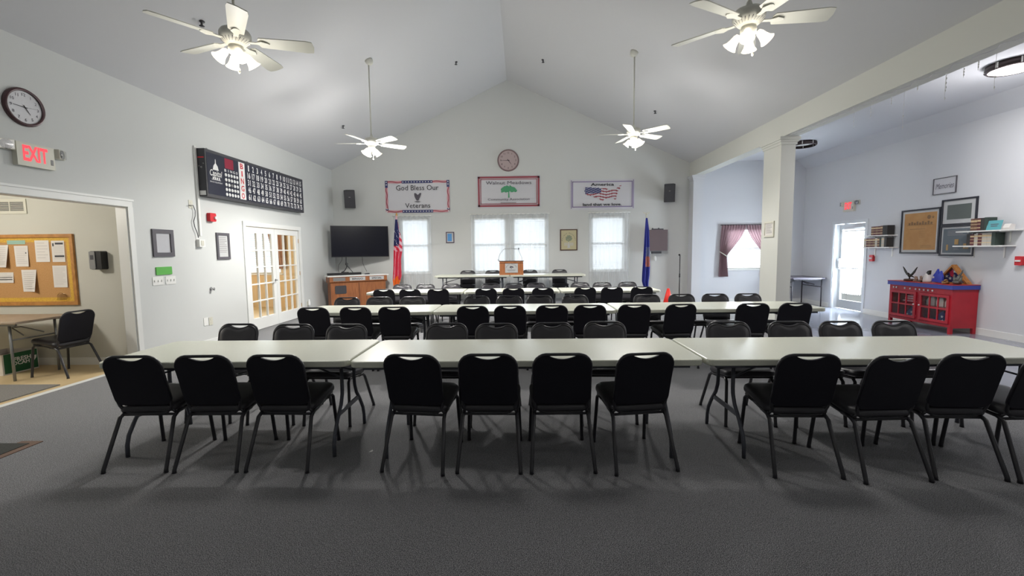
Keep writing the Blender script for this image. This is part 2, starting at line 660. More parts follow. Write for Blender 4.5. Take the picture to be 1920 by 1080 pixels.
# ceilings
mb = MB()
mb.quad((LX, REAR, EAVE_L), (LX, D, EAVE_L), (RIDGE_X, D, RIDGE_Z), (RIDGE_X, REAR, RIDGE_Z))
mb.quad((RIDGE_X, REAR, RIDGE_Z), (RIDGE_X, D, RIDGE_Z), (BX, D, EAVE_R), (BX, REAR, EAVE_R))
struct('ceiling', mb, 'ceiling')
mb = MB()
mb.box(BX, 7.46, REAR, D, ANNEX_Z, ANNEX_Z + 0.1)
mb.quad((7.46, REAR, ANNEX_Z), (7.46, D, ANNEX_Z), (RX, D, 3.62), (RX, REAR, 3.62))
struct('ceiling_annex', mb, 'annexwall')
struct('beam', MB().box(BX, BX + 0.25, REAR, D, BEAM_Z, 4.2), 'beam')

# column and end pilaster, with stepped capitals
def capital(mb, x0, x1, y0, y1, z):
    for e, a, b in ((0.018, -0.13, -0.085), (0.035, -0.085, -0.05), (0.055, -0.05, 0.0)):
        mb.box(x0 - e, x1 + e, y0 - e, y1 + e, z + a, z + b)
mb = MB().box(BX, BX + 0.25, 8.08, 8.64, 0, BEAM_Z)
capital(mb, BX, BX + 0.25, 8.08, 8.64, BEAM_Z - 0.001)
mb.box(BX - 0.015, BX + 0.265, 8.065, 8.655, 0, 0.11)
struct('column', mb, 'beam')
mb = MB().box(BX, BX + 0.25, 12.06, D, 0, BEAM_Z)
capital(mb, BX, BX + 0.25, 12.06, D - 0.06, BEAM_Z - 0.001)
struct('pilaster', mb, 'annexwall')

# foyer and office shells
mb = MB()
mb.box(-9.2, LX - 0.14, 5.95, 6.08, 0, 2.6)
struct('wall_foyer_back', mb, 'foyer')
mb = MB()
mb.box(-9.3, -9.2, 1.5, 6.08, 0, 2.6).box(-9.2, LX - 0.14, 1.4, 1.5, 0, 2.6)
struct('wall_foyer_left', mb, 'foyer')
struct('ceiling_foyer', MB().box(-9.2, LX - 0.14, 1.5, 6.08, 2.6, 2.7), 'ceiling')
OW = (-8.05, -6.75, 0.95, 2.25)
mb = MB()
wall_cells(mb, -9.2, LX - 0.14, 0, 2.6, [OW], lambda u, v, w: (u, D + w, v), 0.15)
struct('wall_office_back', mb, 'tan')
struct('wall_office_left', MB().box(-9.3, -9.2, 6.08, D, 0, 2.6), 'tan')
struct('ceiling_office', MB().box(-9.2, LX - 0.14, 6.08, D, 2.6, 2.7), 'ceiling')

# trims
mb = MB()
mb.box(LX, LX + 0.02, OPEN[0] - 0.1, OPEN[1] + 0.07, 2.15, 2.24).box(LX, LX + 0.03, OPEN[0] - 0.1, OPEN[1] + 0.085, 2.225, 2.25)
mb.box(LX, LX + 0.02, OPEN[1], OPEN[1] + 0.075, 0, 2.15).box(LX - 0.14, LX, OPEN[1] - 0.015, OPEN[1], 0, 2.16)
mb.box(LX - 0.14, LX, OPEN[0], OPEN[1], 2.145, 2.16)
struct('trim_1', mb, 'trim')
mb = MB()
for a, b in ((REAR, OPEN[0] - 0.1), (OPEN[1] + 0.08, FD[0] - 0.09), (FD[1] + 0.09, D)):
    mb.box(LX, LX + 0.015, a, b, 0, 0.1)
struct('baseboard_left', mb, 'trim')
struct('baseboard_back', MB().box(LX, BX, D - 0.015, D, 0, 0.1).box(BX + 0.25, RX, D - 0.015, D, 0, 0.1), 'trim')
struct('baseboard_right', MB().box(RX - 0.015, RX, REAR, ED[0] - 0.07, 0, 0.11).box(RX - 0.015, RX, ED[1] + 0.07, D, 0, 0.11), 'trim')
struct('baseboard_foyer', MB().box(-9.2, LX - 0.14, 5.935, 5.95, 0, 0.1), 'trim')
# low platform under the head table
struct('platform', MB().box(-3.0, 2.5, 10.6, D - 0.02, 0, 0.175), 'carpet')

# windows: frame, meeting rail, panes; blinds are hung in front
def window(n, x0, x1, z0, z1):
    mb = MB()
    y0, y1 = D + 0.05, D + 0.11
    t = 0.045
    mb.box(x0, x0 + t, y0, y1, z0, z1).box(x1 - t, x1, y0, y1, z0, z1).box(x0, x1, y0, y1, z0, z0 + t).box(x0, x1, y0, y1, z1 - t, z1)
    zm = (z0 + z1) / 2
    mb.box(x0, x1, y0 - 0.01, y1, zm - 0.025, zm + 0.025)
    w = struct('window_%d' % n, mb, 'trim')
    struct('pane', MB().box(x0 + t, x1 - t, y0 + 0.025, y0 + 0.03, z0 + t, z1 - t), 'glass', w)
    struct('sill', MB().box(x0 - 0.05, x1 + 0.05, D - 0.03, D + 0.05, z0 - 0.035, z0), 'trim', w)
    return w

def blind(x0, x1, z0, z1, label, group, tilt=40, pitch=0.055):
    t = thing('window_blind', label, 'blind', ((x0 + x1) / 2, D + 0.025, z1), 0, group)
    w = (x1 - x0) / 2 - 0.015
    mb = MB()
    z = -0.06
    while z > z0 - z1 + 0.05:
        dy, dz = 0.024 * cos(radians(tilt)), 0.024 * sin(radians(tilt))
        mb.add([(-w, -dy, z - dz), (w, -dy, z - dz), (w, dy, z + dz), (-w, dy, z + dz)], [(0, 1, 2, 3)])
        z -= pitch
    mb.build('slats', 'blind', t)
    MB().box(-w, w, -0.02, 0.02, -0.045, -0.002).build('headrail', 'whitep', t)
    MB().box(-w, w, -0.015, 0.015, z0 - z1 + 0.012, z0 - z1 + 0.03).build('bottom_rail', 'whitep', t)
    return t

def sheer(x0, x1, z0, z1, label, y=D - 0.07, group=None, npan=2, mat_='sheer', name='sheer_curtain', wave=0.028):
    t = thing(name, label, 'curtain', ((x0 + x1) / 2, y, z1), 0, group)
    W = x1 - x0
    MB().tube([(-W / 2 - 0.03, 0, 0), (W / 2 + 0.03, 0, 0)], 0.01).build('curtain_rod', 'whitep', t)
    for k in range(npan):
        a, b = -W / 2 + W * k / npan, -W / 2 + W * (k + 1) / npan
        ph = random.random() * 6
        nf = max(3, int((b - a) / 0.11))
        def fn(u, v, a=a, b=b, ph=ph, nf=nf):
            s = (0.35 + 0.65 * v)
            return (a + (b - a) * u + 0.012 * sin(7 * u + ph) * v, -0.004 + wave * s * sin(2 * pi * nf * u + ph + 0.8 * sin(3 * u + ph)), -0.005 + (z0 - z1) * v)
        MB().grid(fn, nf * 8, 14).build('curtain_panel', mat_, t)
    return t

wl = ['at the left beside the hanging flag', 'left half of the double window behind the lectern', 'right half of the double window behind the lectern', 'at the right beside the blue flag']
for i, (a, b) in enumerate(WINS):
    window(i + 1, a, b, WZ0, WZ1)
    blind(a + 0.02, b - 0.02, WZ0 + 0.01, WZ1 - 0.01, 'white slatted blind in the window ' + wl[i], 'white blinds behind sheer curtains')
sheer(-3.50, -2.47, 0.02, 2.50, 'sheer white curtain over the single window behind the striped flag', group='sheer white curtains')
sheer(-1.36, 0.78, 0.19, 2.52, 'wide sheer white curtain over the double window behind the lectern', group='sheer white curtains', npan=4)
sheer(1.88, 2.98, 0.02, 2.52, 'sheer white curtain over the single window left of the blue flag', group='sheer white curtains')
window(5, AWIN[0], AWIN[1], AWIN[2], AWIN[3])
blind(AWIN[0] + 0.02, AWIN[1] - 0.02, AWIN[2] + 0.01, AWIN[3] - 0.01, 'white slatted blind behind the parted mauve curtains', None, 20, 0.056)
window(6, OW[0], OW[1], OW[2], OW[3])
blind(OW[0] + 0.02, OW[1] - 0.02, OW[2] + 0.01, OW[3] - 0.01, 'white slatted blind seen through the french doors', None, 35)
t = thing('office_curtain', 'brown curtain gathered beside the window beyond the french doors', 'curtain', (OW[1] + 0.05, D - 0.06, 2.45))
MB().grid(lambda u, v: (-0.42 + 0.55 * u * (1 - 0.45 * v) + 0.25 * v, 0.03 * sin(30 * u), -2.2 * v * 0.62), 40, 10).build('curtain_panel', mat('office_curtain_cloth', '#a87f66', 0.9), t)

# mauve tie-back curtains of the annex window
mt = thing('mauve_curtain', 'pair of mauve curtains tied back over the annex window', 'curtain', (6.17, D - 0.06, 2.14))
MB().tube([(-0.7, 0, 0), (0.72, 0, 0)], 0.012).build('curtain_rod', 'dgrey', mt)
def lerp_tab(tab, v):
    for (a, x), (b, y) in zip(tab, tab[1:]):
        if v <= b:
            return x + (y - x) * (v - a) / (b - a)
    return tab[-1][1]
for sgn in (-1, 1):
    outer = [(0, -0.67), (0.3, -0.70), (0.62, -0.70), (1, -0.72)]
    inner = [(0, -0.005), (0.1, -0.03), (0.25, -0.14), (0.4, -0.30), (0.52, -0.44), (0.6, -0.52), (0.72, -0.50), (1, -0.46)]
    def fn(u, v, sgn=sgn):
        a, b = lerp_tab(outer, v), lerp_tab(inner, v)
        x = a + (b - a) * u
        return (sgn * -x if sgn > 0 else x, 0.02 * sin(2 * pi * 9 * u + 0.4) * (0.6 if v < 0.08 else 1), 0.01 - 1.42 * v)
    MB().grid(fn, 90, 24).build('curtain_panel', 'mauve', mt)
    xx = [(-0.73, -0.72), (-0.60, -0.80), (-0.50, -0.87)]
    MB().tube([(x if sgn < 0 else -x, -0.03, z) for x, z in xx], 0.012).build('tieback', 'offwhite', mt)

# french doors to the office
def french_door():
    mb = MB()
    x = LX + 0.02
    mb.box(LX, x, FD[0] - 0.085, FD[0], 0, FD[3] + 0.085).box(LX, x, FD[1], FD[1] + 0.085, 0, FD[3] + 0.085).box(LX, x + 0.004, FD[0] - 0.085, FD[1] + 0.085, FD[3], FD[3] + 0.085)
    d = struct('door_1', mb, 'trim')
    mid = (FD[0] + FD[1]) / 2
    for side, (a, b) in enumerate(((FD[0] + 0.01, mid - 0.003), (mid + 0.003, FD[1] - 0.01))):
        st, top, bot = 0.115, 0.115, 0.24
        z1 = FD[3] - 0.01
        mb = MB()
        X0, X1 = LX - 0.05, LX - 0.01
        mb.box(X0, X1, a, a + st, 0.01, z1).box(X0, X1, b - st, b, 0.01, z1).box(X0, X1, a, b, 0.01, bot).box(X0, X1, a, b, z1 - top, z1)
        for k in (1, 2):
            yy = a + st + (b - a - 2 * st) * k / 3
            mb.box(X0, X1, yy - 0.012, yy + 0.012, bot, z1 - top)
        for k in range(1, 5):
            zz = bot + (z1 - top - bot) * k / 5
            mb.box(X0, X1, a + st, b - st, zz - 0.012, zz + 0.012)
        leaf = struct('door_leaf', mb, 'trim', d)
        struct('panes', MB().box(LX - 0.033, LX - 0.029, a + st, b - st, bot, z1 - top), 'glass', leaf)
        for zz in (0.25, 1.0, 1.75):
            yy = a - 0.004 if side == 0 else b - 0.006
            struct('hinge', MB().box(LX - 0.012, LX - 0.002, yy, yy + 0.012, zz, zz + 0.09), 'brass', leaf)
        if side == 0:
            hb = MB().lathe([(0.026, 0), (0.026, 0.008)], 14, (LX - 0.01, b - 0.055, 0.95), 'x').tube([(LX - 0.005, b - 0.055, 0.95), (LX + 0.04, b - 0.055, 0.95), (LX + 0.045, b - 0.15, 0.95)], 0.009)
            struct('door_handle', hb, 'chrome', leaf)
    return d
french_door()

# glass exit door of the annex
mb = MB()
mb.box(RX - 0.015, RX + 0.02, ED[0] - 0.07, ED[0], 0, ED[3] + 0.07).box(RX - 0.015, RX + 0.02, ED[1], ED[1] + 0.07, 0, ED[3] + 0.07).box(RX - 0.015, RX + 0.02, ED[0] - 0.07, ED[1] + 0.07, ED[3], ED[3] + 0.07)
mb.box(RX, RX + 0.2, ED[1] - 0.02, ED[1], 0, ED[3]).box(RX, RX + 0.2, ED[0], ED[0] + 0.02, 0, ED[3])
d2 = struct('door_2', mb, 'jambblue')
X0, X1 = RX + 0.12, RX + 0.165
a, b, z1 = ED[0] + 0.025, ED[1] - 0.025, ED[3] - 0.01
mb = MB().box(X0, X1, a, a + 0.09, 0.01, z1).box(X0, X1, b - 0.09, b, 0.01, z1).box(X0, X1, a, b, 0.01, 0.22).box(X0, X1, a, b, z1 - 0.12, z1)
leaf = struct('door_leaf', mb, 'alu', d2)
struct('glass_pane', MB().box(X0 + 0.02, X0 + 0.025, a + 0.09, b - 0.09, 0.22, z1 - 0.12), 'glass', leaf)
struct('panic_bar', MB().tube([(X0 - 0.02, b - 0.05, 1.0), (X0 - 0.08, b - 0.07, 1.0), (X0 - 0.08, a + 0.07, 1.0), (X0 - 0.02, a + 0.05, 1.0)], 0.014).box(X0 - 0.05, X0, b - 0.085, b - 0.015, 0.97, 1.22), 'alu', leaf)
struct('door_closer', MB().box(X0 - 0.06, X0, a + 0.12, a + 0.42, z1 - 0.1, z1 - 0.03).tube([(X0 - 0.03, a + 0.3, z1 - 0.03), (X0 - 0.14, b - 0.35, z1 + 0.0)], 0.01), 'alu', leaf)
dc = thing('lace_curtain', 'white lace curtain with scalloped hem on the glass exit door', 'curtain', (X0 - 0.025, (a + b) / 2, z1 - 0.17), radians(-90))
MB().tube([(-0.36, 0, 0), (0.36, 0, 0)], 0.008).build('curtain_rod', 'grey', dc)
MB().grid(lambda u, v: (-0.33 + 0.66 * u, 0.014 * sin(2 * pi * 10 * u), -0.01 - (1.46 + 0.03 * abs(sin(pi * 9 * u))) * v), 90, 12).build('curtain_panel', 'lace', dc)
ds = thing('door_notice', 'small red notice strip on the glass exit door', 'sign', (X0 + 0.012, (a + b) / 2 + 0.02, 1.27), radians(-90))
MB().box(-0.16, 0.16, -0.002, 0.002, -0.05, 0.05).build('notice', mat('notice_red', '#a2606c', 0.6), ds)


# ------------------------------------------------------------------ stacking chairs
def make_chair():
    t = thing('stacking_chair', '', 'chair')
    HW, ZB, ZT = 0.198, 0.372, 0.808
    lean = lambda z: -0.165 - max(0.0, z - ZB) * 0.27
    # back frame: rounded loop of tube leaning backwards
    pts = rrect(-HW, HW, ZB, ZT, 0.085, 6)
    pts = [((x * (0.93 + 0.07 * (z - ZB) / (ZT - ZB))), z + (0.008 * (1 - (x / HW) ** 2) if z > 0.7 else 0)) for x, z in pts]
    MB().tube([(x, lean(z), z) for x, z in pts], 0.0105, 8, closed=True).build('back_frame', 'blackm', t)
    # padded back with a dipped hand grip at its top edge
    out = []
    z0, z1, hw = 0.438, 0.806, 0.199
    out += [(x, z) for x, z in arc(hw - 0.05, z0 + 0.05, 0.05, -90, 0, 4)]
    out += [(x, z) for x, z in arc(hw - 0.08, z1 - 0.08, 0.08, 0, 85, 6)]
    for i in range(0, 13):
        x = 0.095 - 0.19 * i / 12
        out.append((x, z1 + 0.0005 - 0.026 * max(0.0, cos(x / 0.095 * pi / 2)) ** 0.85))
    out += [(x, z) for x, z in arc(-hw + 0.08, z1 - 0.08, 0.08, 95, 180, 6)]
    out += [(x, z) for x, z in arc(-hw + 0.05, z0 + 0.05, 0.05, 180, 270, 4)]
    cx, cz = 0, (z0 + z1) / 2
    def ring(k, dy):
        return [(cx + (x - cx) * k, lean(z) + dy, cz + (z - cz) * k) for x, z in out]
    mb = MB()
    mb.m = 0
    mb.loft([ring(0.985, -0.012), ring(1.0, -0.008), ring(1.0, 0.004)], True, False, False)
    mb.m = 1
    mb.loft([ring(1.0, 0.004), ring(0.985, 0.014), ring(0.95, 0.02), ring(0.93, 0.014), ring(0.90, 0.022), ring(0.7, 0.028)], False, True, True)
    mb.build('backrest', ['blackb', 'blackv'], t)
    # seat cushion
    def sring(k, z, dz=0):
        return [(x * k, 0.015 + y * k, z - 0.025 + 0.13 * y * k) for x, y in rrect(-0.212, 0.212, -0.205, 0.205, 0.07, 5)]
    MB().loft([sring(0.93, 0.432), sring(0.99, 0.440), sring(1.0, 0.455), sring(0.985, 0.472), sring(0.93, 0.484), sring(0.75, 0.49), sring(0.4, 0.487)], smooth=True).build('seat', 'blackv', t)
    # seat frame: side rails and rear cross bar
    mb = MB()
    for s in (-1, 1):
        mb.tube([(s * 0.178, -0.17, 0.40), (s * 0.184, -0.15, 0.373), (s * 0.188, -0.08, 0.376), (s * 0.19, 0.165, 0.412)], 0.011)
    mb.tube([(-0.185, -0.155, 0.358), (0.185, -0.155, 0.358)], 0.01).tube([(-0.19, 0.15, 0.41), (0.19, 0.15, 0.41)], 0.01)
    mb.build('seat_frame', 'blackm', t)
    for s in (-1, 1):
        MB().tube([(s * 0.187, -0.06, 0.376), (s * 0.188, -0.135, 0.37), (s * 0.192, -0.18, 0.345), (s * 0.216, -0.318, 0.022), (s * 0.2165, -0.32, 0.0)], [0.0135, 0.0135, 0.0135, 0.0135, 0.0155]).build('leg', 'blackm', t)
        MB().tube([(s * 0.19, 0.07, 0.398), (s * 0.19, 0.145, 0.406), (s * 0.193, 0.175, 0.378), (s * 0.206, 0.213, 0.022), (s * 0.2065, 0.214, 0.0)], [0.0135, 0.0135, 0.0135, 0.0135, 0.0155]).build('leg', 'blackm', t)
    return t

chair0 = make_chair()
chair_used = False

def place_chair(x, y, rz, label, group, z=0.0):
    global chair_used
    if not chair_used:
        chair_used = True
        chair0.location, chair0.rotation_euler = (x, y, z), (0, 0, rz)
        chair0['label'] = label
        if group:
            chair0['group'] = group
        return chair0
    c = dup(chair0, (x, y, z), rz, label, group)
    if not group and 'group' in c:
        del c['group']
    return c

CH = 0.82
BACK = 0.282   # how far behind the chair's origin its back top is
def chair_row(pxs, ytop, yback, facing, row, side, yaws=None):
    """pxs: photo columns of the chair backs' middles; yback: depth of the back tops"""
    for i, px in enumerate(pxs):
        yb = yback[i] if isinstance(yback, (list, tuple)) else yback
        x = ay(px, ytop, yb).x
        dy = (yaws[i] if yaws else random.uniform(-2.5, 2.5))
        a = radians(dy)
        o = BACK if facing > 0 else -BACK
        place_chair(x - o * sin(a), yb + o * cos(a), a + (0 if facing > 0 else pi),
                    'black stacking chair, %s from left on the %s side of the %s table row' % (ORD[i], side, row), 'chairs on the %s side of the %s tables' % (side, row))

chair_row([243, 377, 512, 769.5, 914, 1055, 1212.5, 1520.5, 1690, 1828, 1985], 668, [2.95, 2.95, 2.95, 2.93, 2.93, 2.93, 2.93, 2.86, 2.80, 2.83, 2.80], 1, 'front', 'near', [2, 1, -1, -7, -1, 1, 8, -2, 3, -3, 1])
chair_row([449, 552, 651, 838.5, 931, 1035, 1133.5, 1364, 1478.5, 1573, 1673], 608, [4.3, 4.25, 4.22, 4.22, 4.18, 4.2, 4.24, 4.17, 4.16, 4.15, 4.15], -1, 'front', 'far')
chair_row([585.5, 665, 738, 886, 956, 1035, 1106.5, 1190, 1278, 1413, 1493], 577, 5.545, 1, 'second', 'near', [2, 0, 1, 1, -1, 1, -3, -2, 6, -3, -2])
chair_row([651.5, 712, 774, 894, 955, 1012, 1078, 1212, 1277, 1340, 1401], 560, 6.78, -1, 'second', 'far')
chair_row([719, 768, 821, 911, 962.5, 1018, 1097.5, 1148, 1204], 544, 8.2, 1, 'third', 'near')
chair_row([754.5, 798, 846, 919.5, 963.5, 1005, 1087.5, 1128.5, 1176], 533, 9.45, -1, 'third', 'far')
for i, (px, dz, lab) in enumerate(((877.5, 0, 'leftmost chair behind the head table'), (923, 0, 'chair behind the head table just left of the wooden lectern box'), (995, 0, 'chair behind the head table just right of the wooden lectern box'), (1049, 0, 'rightmost chair behind the head table'))):
    p = ay(px, 506, 11.82)
    place_chair(p.x, 11.58, pi + radians((2, -2, 4, -1)[i]), 'black stacking chair, ' + lab, 'chairs behind the head table', 0.175)
place_chair(-5.90, 5.50, radians(84), 'black stacking chair in the side room under the cork notice board', None)


# ------------------------------------------------------------------ folding tables
def make_table(L, W, label, group, x0, y0, rz=0.0, z=0.0, top='tabletop', steel='steel', H=0.74, straight=False, thick=0.045, name='folding_table', rcor=0.06, inset=(0.2, 0.2)):
    """origin at the middle of the floor footprint; x0, y0 = front left corner"""
    t = thing(name, label, 'table', (x0 + L / 2, y0 + W / 2, z), rz, group)
    def ring(k, zz):
        return [(x - k * (1 if x > 0 else -1), y - k * (1 if y > 0 else -1), zz) for x, y in rrect(-L / 2, L / 2, -W / 2, W / 2, rcor, 5)]
    mb = MB()
    mb.loft([ring(0.004, H - thick), ring(0.0, H - thick + 0.005), ring(0.0, H - 0.007), ring(0.003, H - 0.002), ring(0.008, H)], smooth=False)
    mb.build('tabletop', top, t)
    mb = MB()
    for s in (-1, 1):
        mb.box(-L / 2 + 0.08, L / 2 - 0.08, s * (W / 2 - 0.07) - 0.012, s * (W / 2 - 0.07) + 0.012, H - thick - 0.028, H - thick)
    mb.build('apron_rail', steel, t)
    for e in (-1, 1):
        xe = e * (L / 2 - inset[0 if e < 0 else 1])
        for s in (-1, 1):
            if straight:
                path = [(xe, s * (W / 2 - 0.1), H - thick), (xe, s * (W / 2 - 0.1), 0.0)]
            else:
                path = [(xe, s * 0.125, H - thick), (xe, s * 0.125, 0.45), (xe, s * 0.13, 0.41), (xe, s * 0.16, 0.34), (xe, s * 0.235, 0.25), (xe, s * 0.295, 0.16), (xe, s * 0.315, 0.09), (xe, s * 0.318, 0.0)]
            MB().tube(path, 0.0145, 8).build('leg', steel, t)
        if straight:
            MB().tube([(xe, -W / 2 + 0.1, 0.5), (xe, W / 2 - 0.1, 0.5)], 0.01).build('crossbar', steel, t)
        else:
            MB().box(xe - 0.006, xe + 0.006, -0.205, 0.205, 0.265, 0.3).build('crossbar', steel, t)
        mb = MB()
        for s in (-1, 1):
            mb.tube([(xe, s * 0.12, 0.54), (xe - e * 0.22, s * 0.05, H - thick - 0.09)], 0.008, 6)
        mb.tube([(xe - e * 0.22, 0.05, H - thick - 0.09), (xe - e * 0.22, -0.05, H - thick - 0.09)], 0.008, 6)
        mb.tube([(xe - e * 0.22, 0, H - thick - 0.09), (xe - e * 0.55, 0, H - thick)], 0.008, 6)
        mb.build('brace', steel, t)
    return t

FT = 0.78
make_table(1.84, FT, 'off-white folding table at the left end of the front row', 'folding tables of the front row', -3.085, 3.08, inset=(0.12,0.155))
make_table(2.50, FT, 'off-white folding table in the middle of the front row', 'folding tables of the front row', -1.225, 3.05, inset=(0.225,0.195))
make_table(2.46, FT, 'off-white folding table at the right end of the front row', 'folding tables of the front row', 1.295, 3.04, inset=(0.30,0.04))
make_table(1.77, FT, 'off-white folding table at the left end of the second row', 'folding tables of the second row', -2.925, 5.64, inset=(0.495,0.155))
make_table(2.36, FT, 'off-white folding table in the middle of the second row', 'folding tables of the second row', -1.14, 5.62, inset=(0.2,0.08))
make_table(2.64, FT, 'off-white folding table at the right end of the second row', 'folding tables of the second row', 1.24, 5.64, inset=(0.425,0.16))
make_table(1.85, FT, 'off-white folding table at the left end of the third row', 'folding tables of the third row', -2.97, 8.36, inset=(0.12,0.12))
make_table(1.83, FT, 'off-white folding table in the middle of the third row', 'folding tables of the third row', -1.09, 8.36, inset=(0.12,0.08))
make_table(1.87, FT, 'off-white folding table at the right end of the third row', 'folding tables of the third row', 0.77, 8.34, inset=(0.12,0.12))
make_table(1.87, 0.72, 'white straight-legged head table left of the lectern box by the windows', 'head tables', -2.14, 10.86, 0, 0.175, straight=True)
make_table(1.86, 0.72, 'white straight-legged head table on the right carrying the lectern box', 'head tables', -0.265, 10.86, 0, 0.175, straight=True)
make_table(1.83, 0.72, 'beige side table under the cork notice board with silver legs', None, -7.80, 5.06, 0, 0, 'woodtop', 'legsilver', straight=True, thick=0.03, name='side_table', rcor=0.02)
make_table(0.86, 0.98, 'dark grey utility table in the far corner beside the glass door', None, 6.86, 11.30, radians(0), 0, 'greytop', 'legdark', straight=True, thick=0.035, name='corner_table', rcor=0.03, inset=(0.06, 0.06))


# ------------------------------------------------------------------ ceiling fans
def make_fan(x, y, zhub, phase, label, nshade_phase=45, power=FAN_POWER, glow=0.42):
    top = roof_z(x)
    t = thing('ceiling_fan', label, 'ceiling fan', (x, y, zhub), 0, 'white ceiling fans with lamps')
    dz = top - zhub
    sl = (RIDGE_Z - EAVE_L) / (RIDGE_X - LX) if x < RIDGE_X else -(RIDGE_Z - EAVE_R) / (BX - RIDGE_X)
    T = Matrix.Translation((0, 0, dz)) @ Matrix.Rotation(-math.atan(sl), 4, 'Y')
    MB(T).lathe([(0.07, 0.0), (0.07, -0.03), (0.055, -0.07), (0.03, -0.09)], 20).build('canopy', 'fanw', t)
    MB().lathe([(0.012, dz - 0.05), (0.012, 0.1)], 10).build('downrod', 'fanw', t)
    MB().lathe([(0.02, 0.16), (0.03, 0.12), (0.06, 0.10), (0.115, 0.085), (0.13, 0.06), (0.13, 0.02), (0.12, 0.0), (0.085, -0.03), (0.06, -0.045)], 24).build('motor_housing', 'fanw', t)
    mb = MB()
    for k in range(24):
        a = 2 * pi * k / 24
        mb.tube([(0.085 * cos(a), 0.085 * sin(a), -0.026), (0.118 * cos(a + 0.1), 0.118 * sin(a + 0.1), 0.001)], 0.004, 5)
    mb.build('vent_slots', 'grey', t)
    blade_mesh = None
    for k in range(5):
        a = radians(phase + 72 * k)
        if blade_mesh is None:
            T = Matrix.Rotation(radians(-14), 4, 'X')
            out = [(0.2, -0.062), (0.6, -0.08), (0.65, -0.07), (0.662, 0.0), (0.65, 0.07), (0.6, 0.08), (0.2, 0.062), (0.185, 0.035), (0.185, -0.035)]
            bl = MB(T).prism(out, -0.004, 0.004, 'z').build('blade', 'fanw', t)
            ir = MB().prism([(0.09, -0.018), (0.17, -0.02), (0.22, -0.045), (0.27, -0.02), (0.28, 0.0), (0.27, 0.02), (0.22, 0.045), (0.17, 0.02), (0.09, 0.018)], -0.012, -0.006, 'z').build('blade_iron', 'fanw', bl)
            blade_mesh = (bl, ir)
            bl.rotation_euler = (0, 0, a)
            bl.location = (0, 0, 0.005)
        else:
            bl = blade_mesh[0].copy()
            COL.objects.link(bl)
            bl.rotation_euler = (0, 0, a)
            ir = blade_mesh[1].copy()
            COL.objects.link(ir)
            ir.parent = bl
    MB().lathe([(0.06, -0.045), (0.065, -0.07), (0.06, -0.11), (0.03, -0.13), (0.012, -0.14)], 20).build('light_fitter', 'fanw', t)
    for k in range(4):
        a = radians(nshade_phase + 90 * k)
        T = Matrix.Translation((0.075 * cos(a), 0.075 * sin(a), -0.10)) @ Matrix.Rotation(a, 4, 'Z') @ Matrix.Rotation(radians(-38), 4, 'Y')
        sh = MB(T).lathe([(0.02, 0.0), (0.03, -0.02), (0.036, -0.06), (0.045, -0.09), (0.062, -0.115), (0.058, -0.113), (0.042, -0.088), (0.033, -0.06), (0.026, -0.02)], 18, cap=False).build('lamp_shade', 'shade', t, recalc=False)
        MB(T).ball((0, 0, -0.075), 0.024, sz=1.3).build('bulb', 'bulb', sh)
    MB().tube([(0.03, -0.02, -0.13), (0.03, -0.02, -0.27)], 0.0025, 5).ball((0.03, -0.02, -0.28), 0.011, sz=1.4).tube([(-0.03, -0.02, -0.13), (-0.03, -0.02, -0.22)], 0.0025, 5).ball((-0.03, -0.02, -0.23), 0.011, sz=1.4).build('pull_chain', 'offwhite', t)
    for k in range(4):
        a = radians(nshade_phase + 90 * k)
        l = spot_light('fan_lamp', (x + 0.17 * cos(a), y + 0.17 * sin(a), zhub - 0.225), (0, radians(-22), a), power * (1 - glow) / 4 * 2.4)
    point_light('fan_lamp_glow', (x, y, zhub - 0.33), power * glow, radius=0.25)
    return t

make_fan(-2.57, 4.15, 3.44, 16, 'large white ceiling fan with lit lamps near the top left, above the wall clock side')
make_fan(1.97, 4.0, 3.44, -7, 'large white ceiling fan with lit lamps near the top, beside the long beam', 60)
make_fan(-2.71, 8.26, 3.50, 37, 'smaller-looking white ceiling fan on a long rod above the television side', 45, 450, 0.28)
make_fan(2.06, 8.22, 3.58, 30, 'smaller-looking white ceiling fan on a long rod right of the round back clock', 60, 240, 0.3)

# ceiling sprinklers
for i, (x, y, lab) in enumerate(((-3.93, 5.68, 'small dark ceiling sprinkler beside the near left fan'), (-3.98, 10.2, 'small dark ceiling sprinkler left of the far left fan'), (-1.36, 9.97, 'small dark ceiling sprinkler just left of the ridge'), (0.54, 10.17, 'small dark ceiling sprinkler just right of the ridge'), (3.02, 10.18, 'small dark ceiling sprinkler right of the far right fan'))):
    o = MB().lathe([(0.035, 0.0), (0.035, -0.01), (0.012, -0.015), (0.012, -0.05), (0.03, -0.055), (0.03, -0.06)], 12).build('sprinkler', 'dgrey')
    o.location = (x, y, roof_z(x) + 0.004)
    tag(o, lab, 'sprinkler', 'ceiling sprinklers')

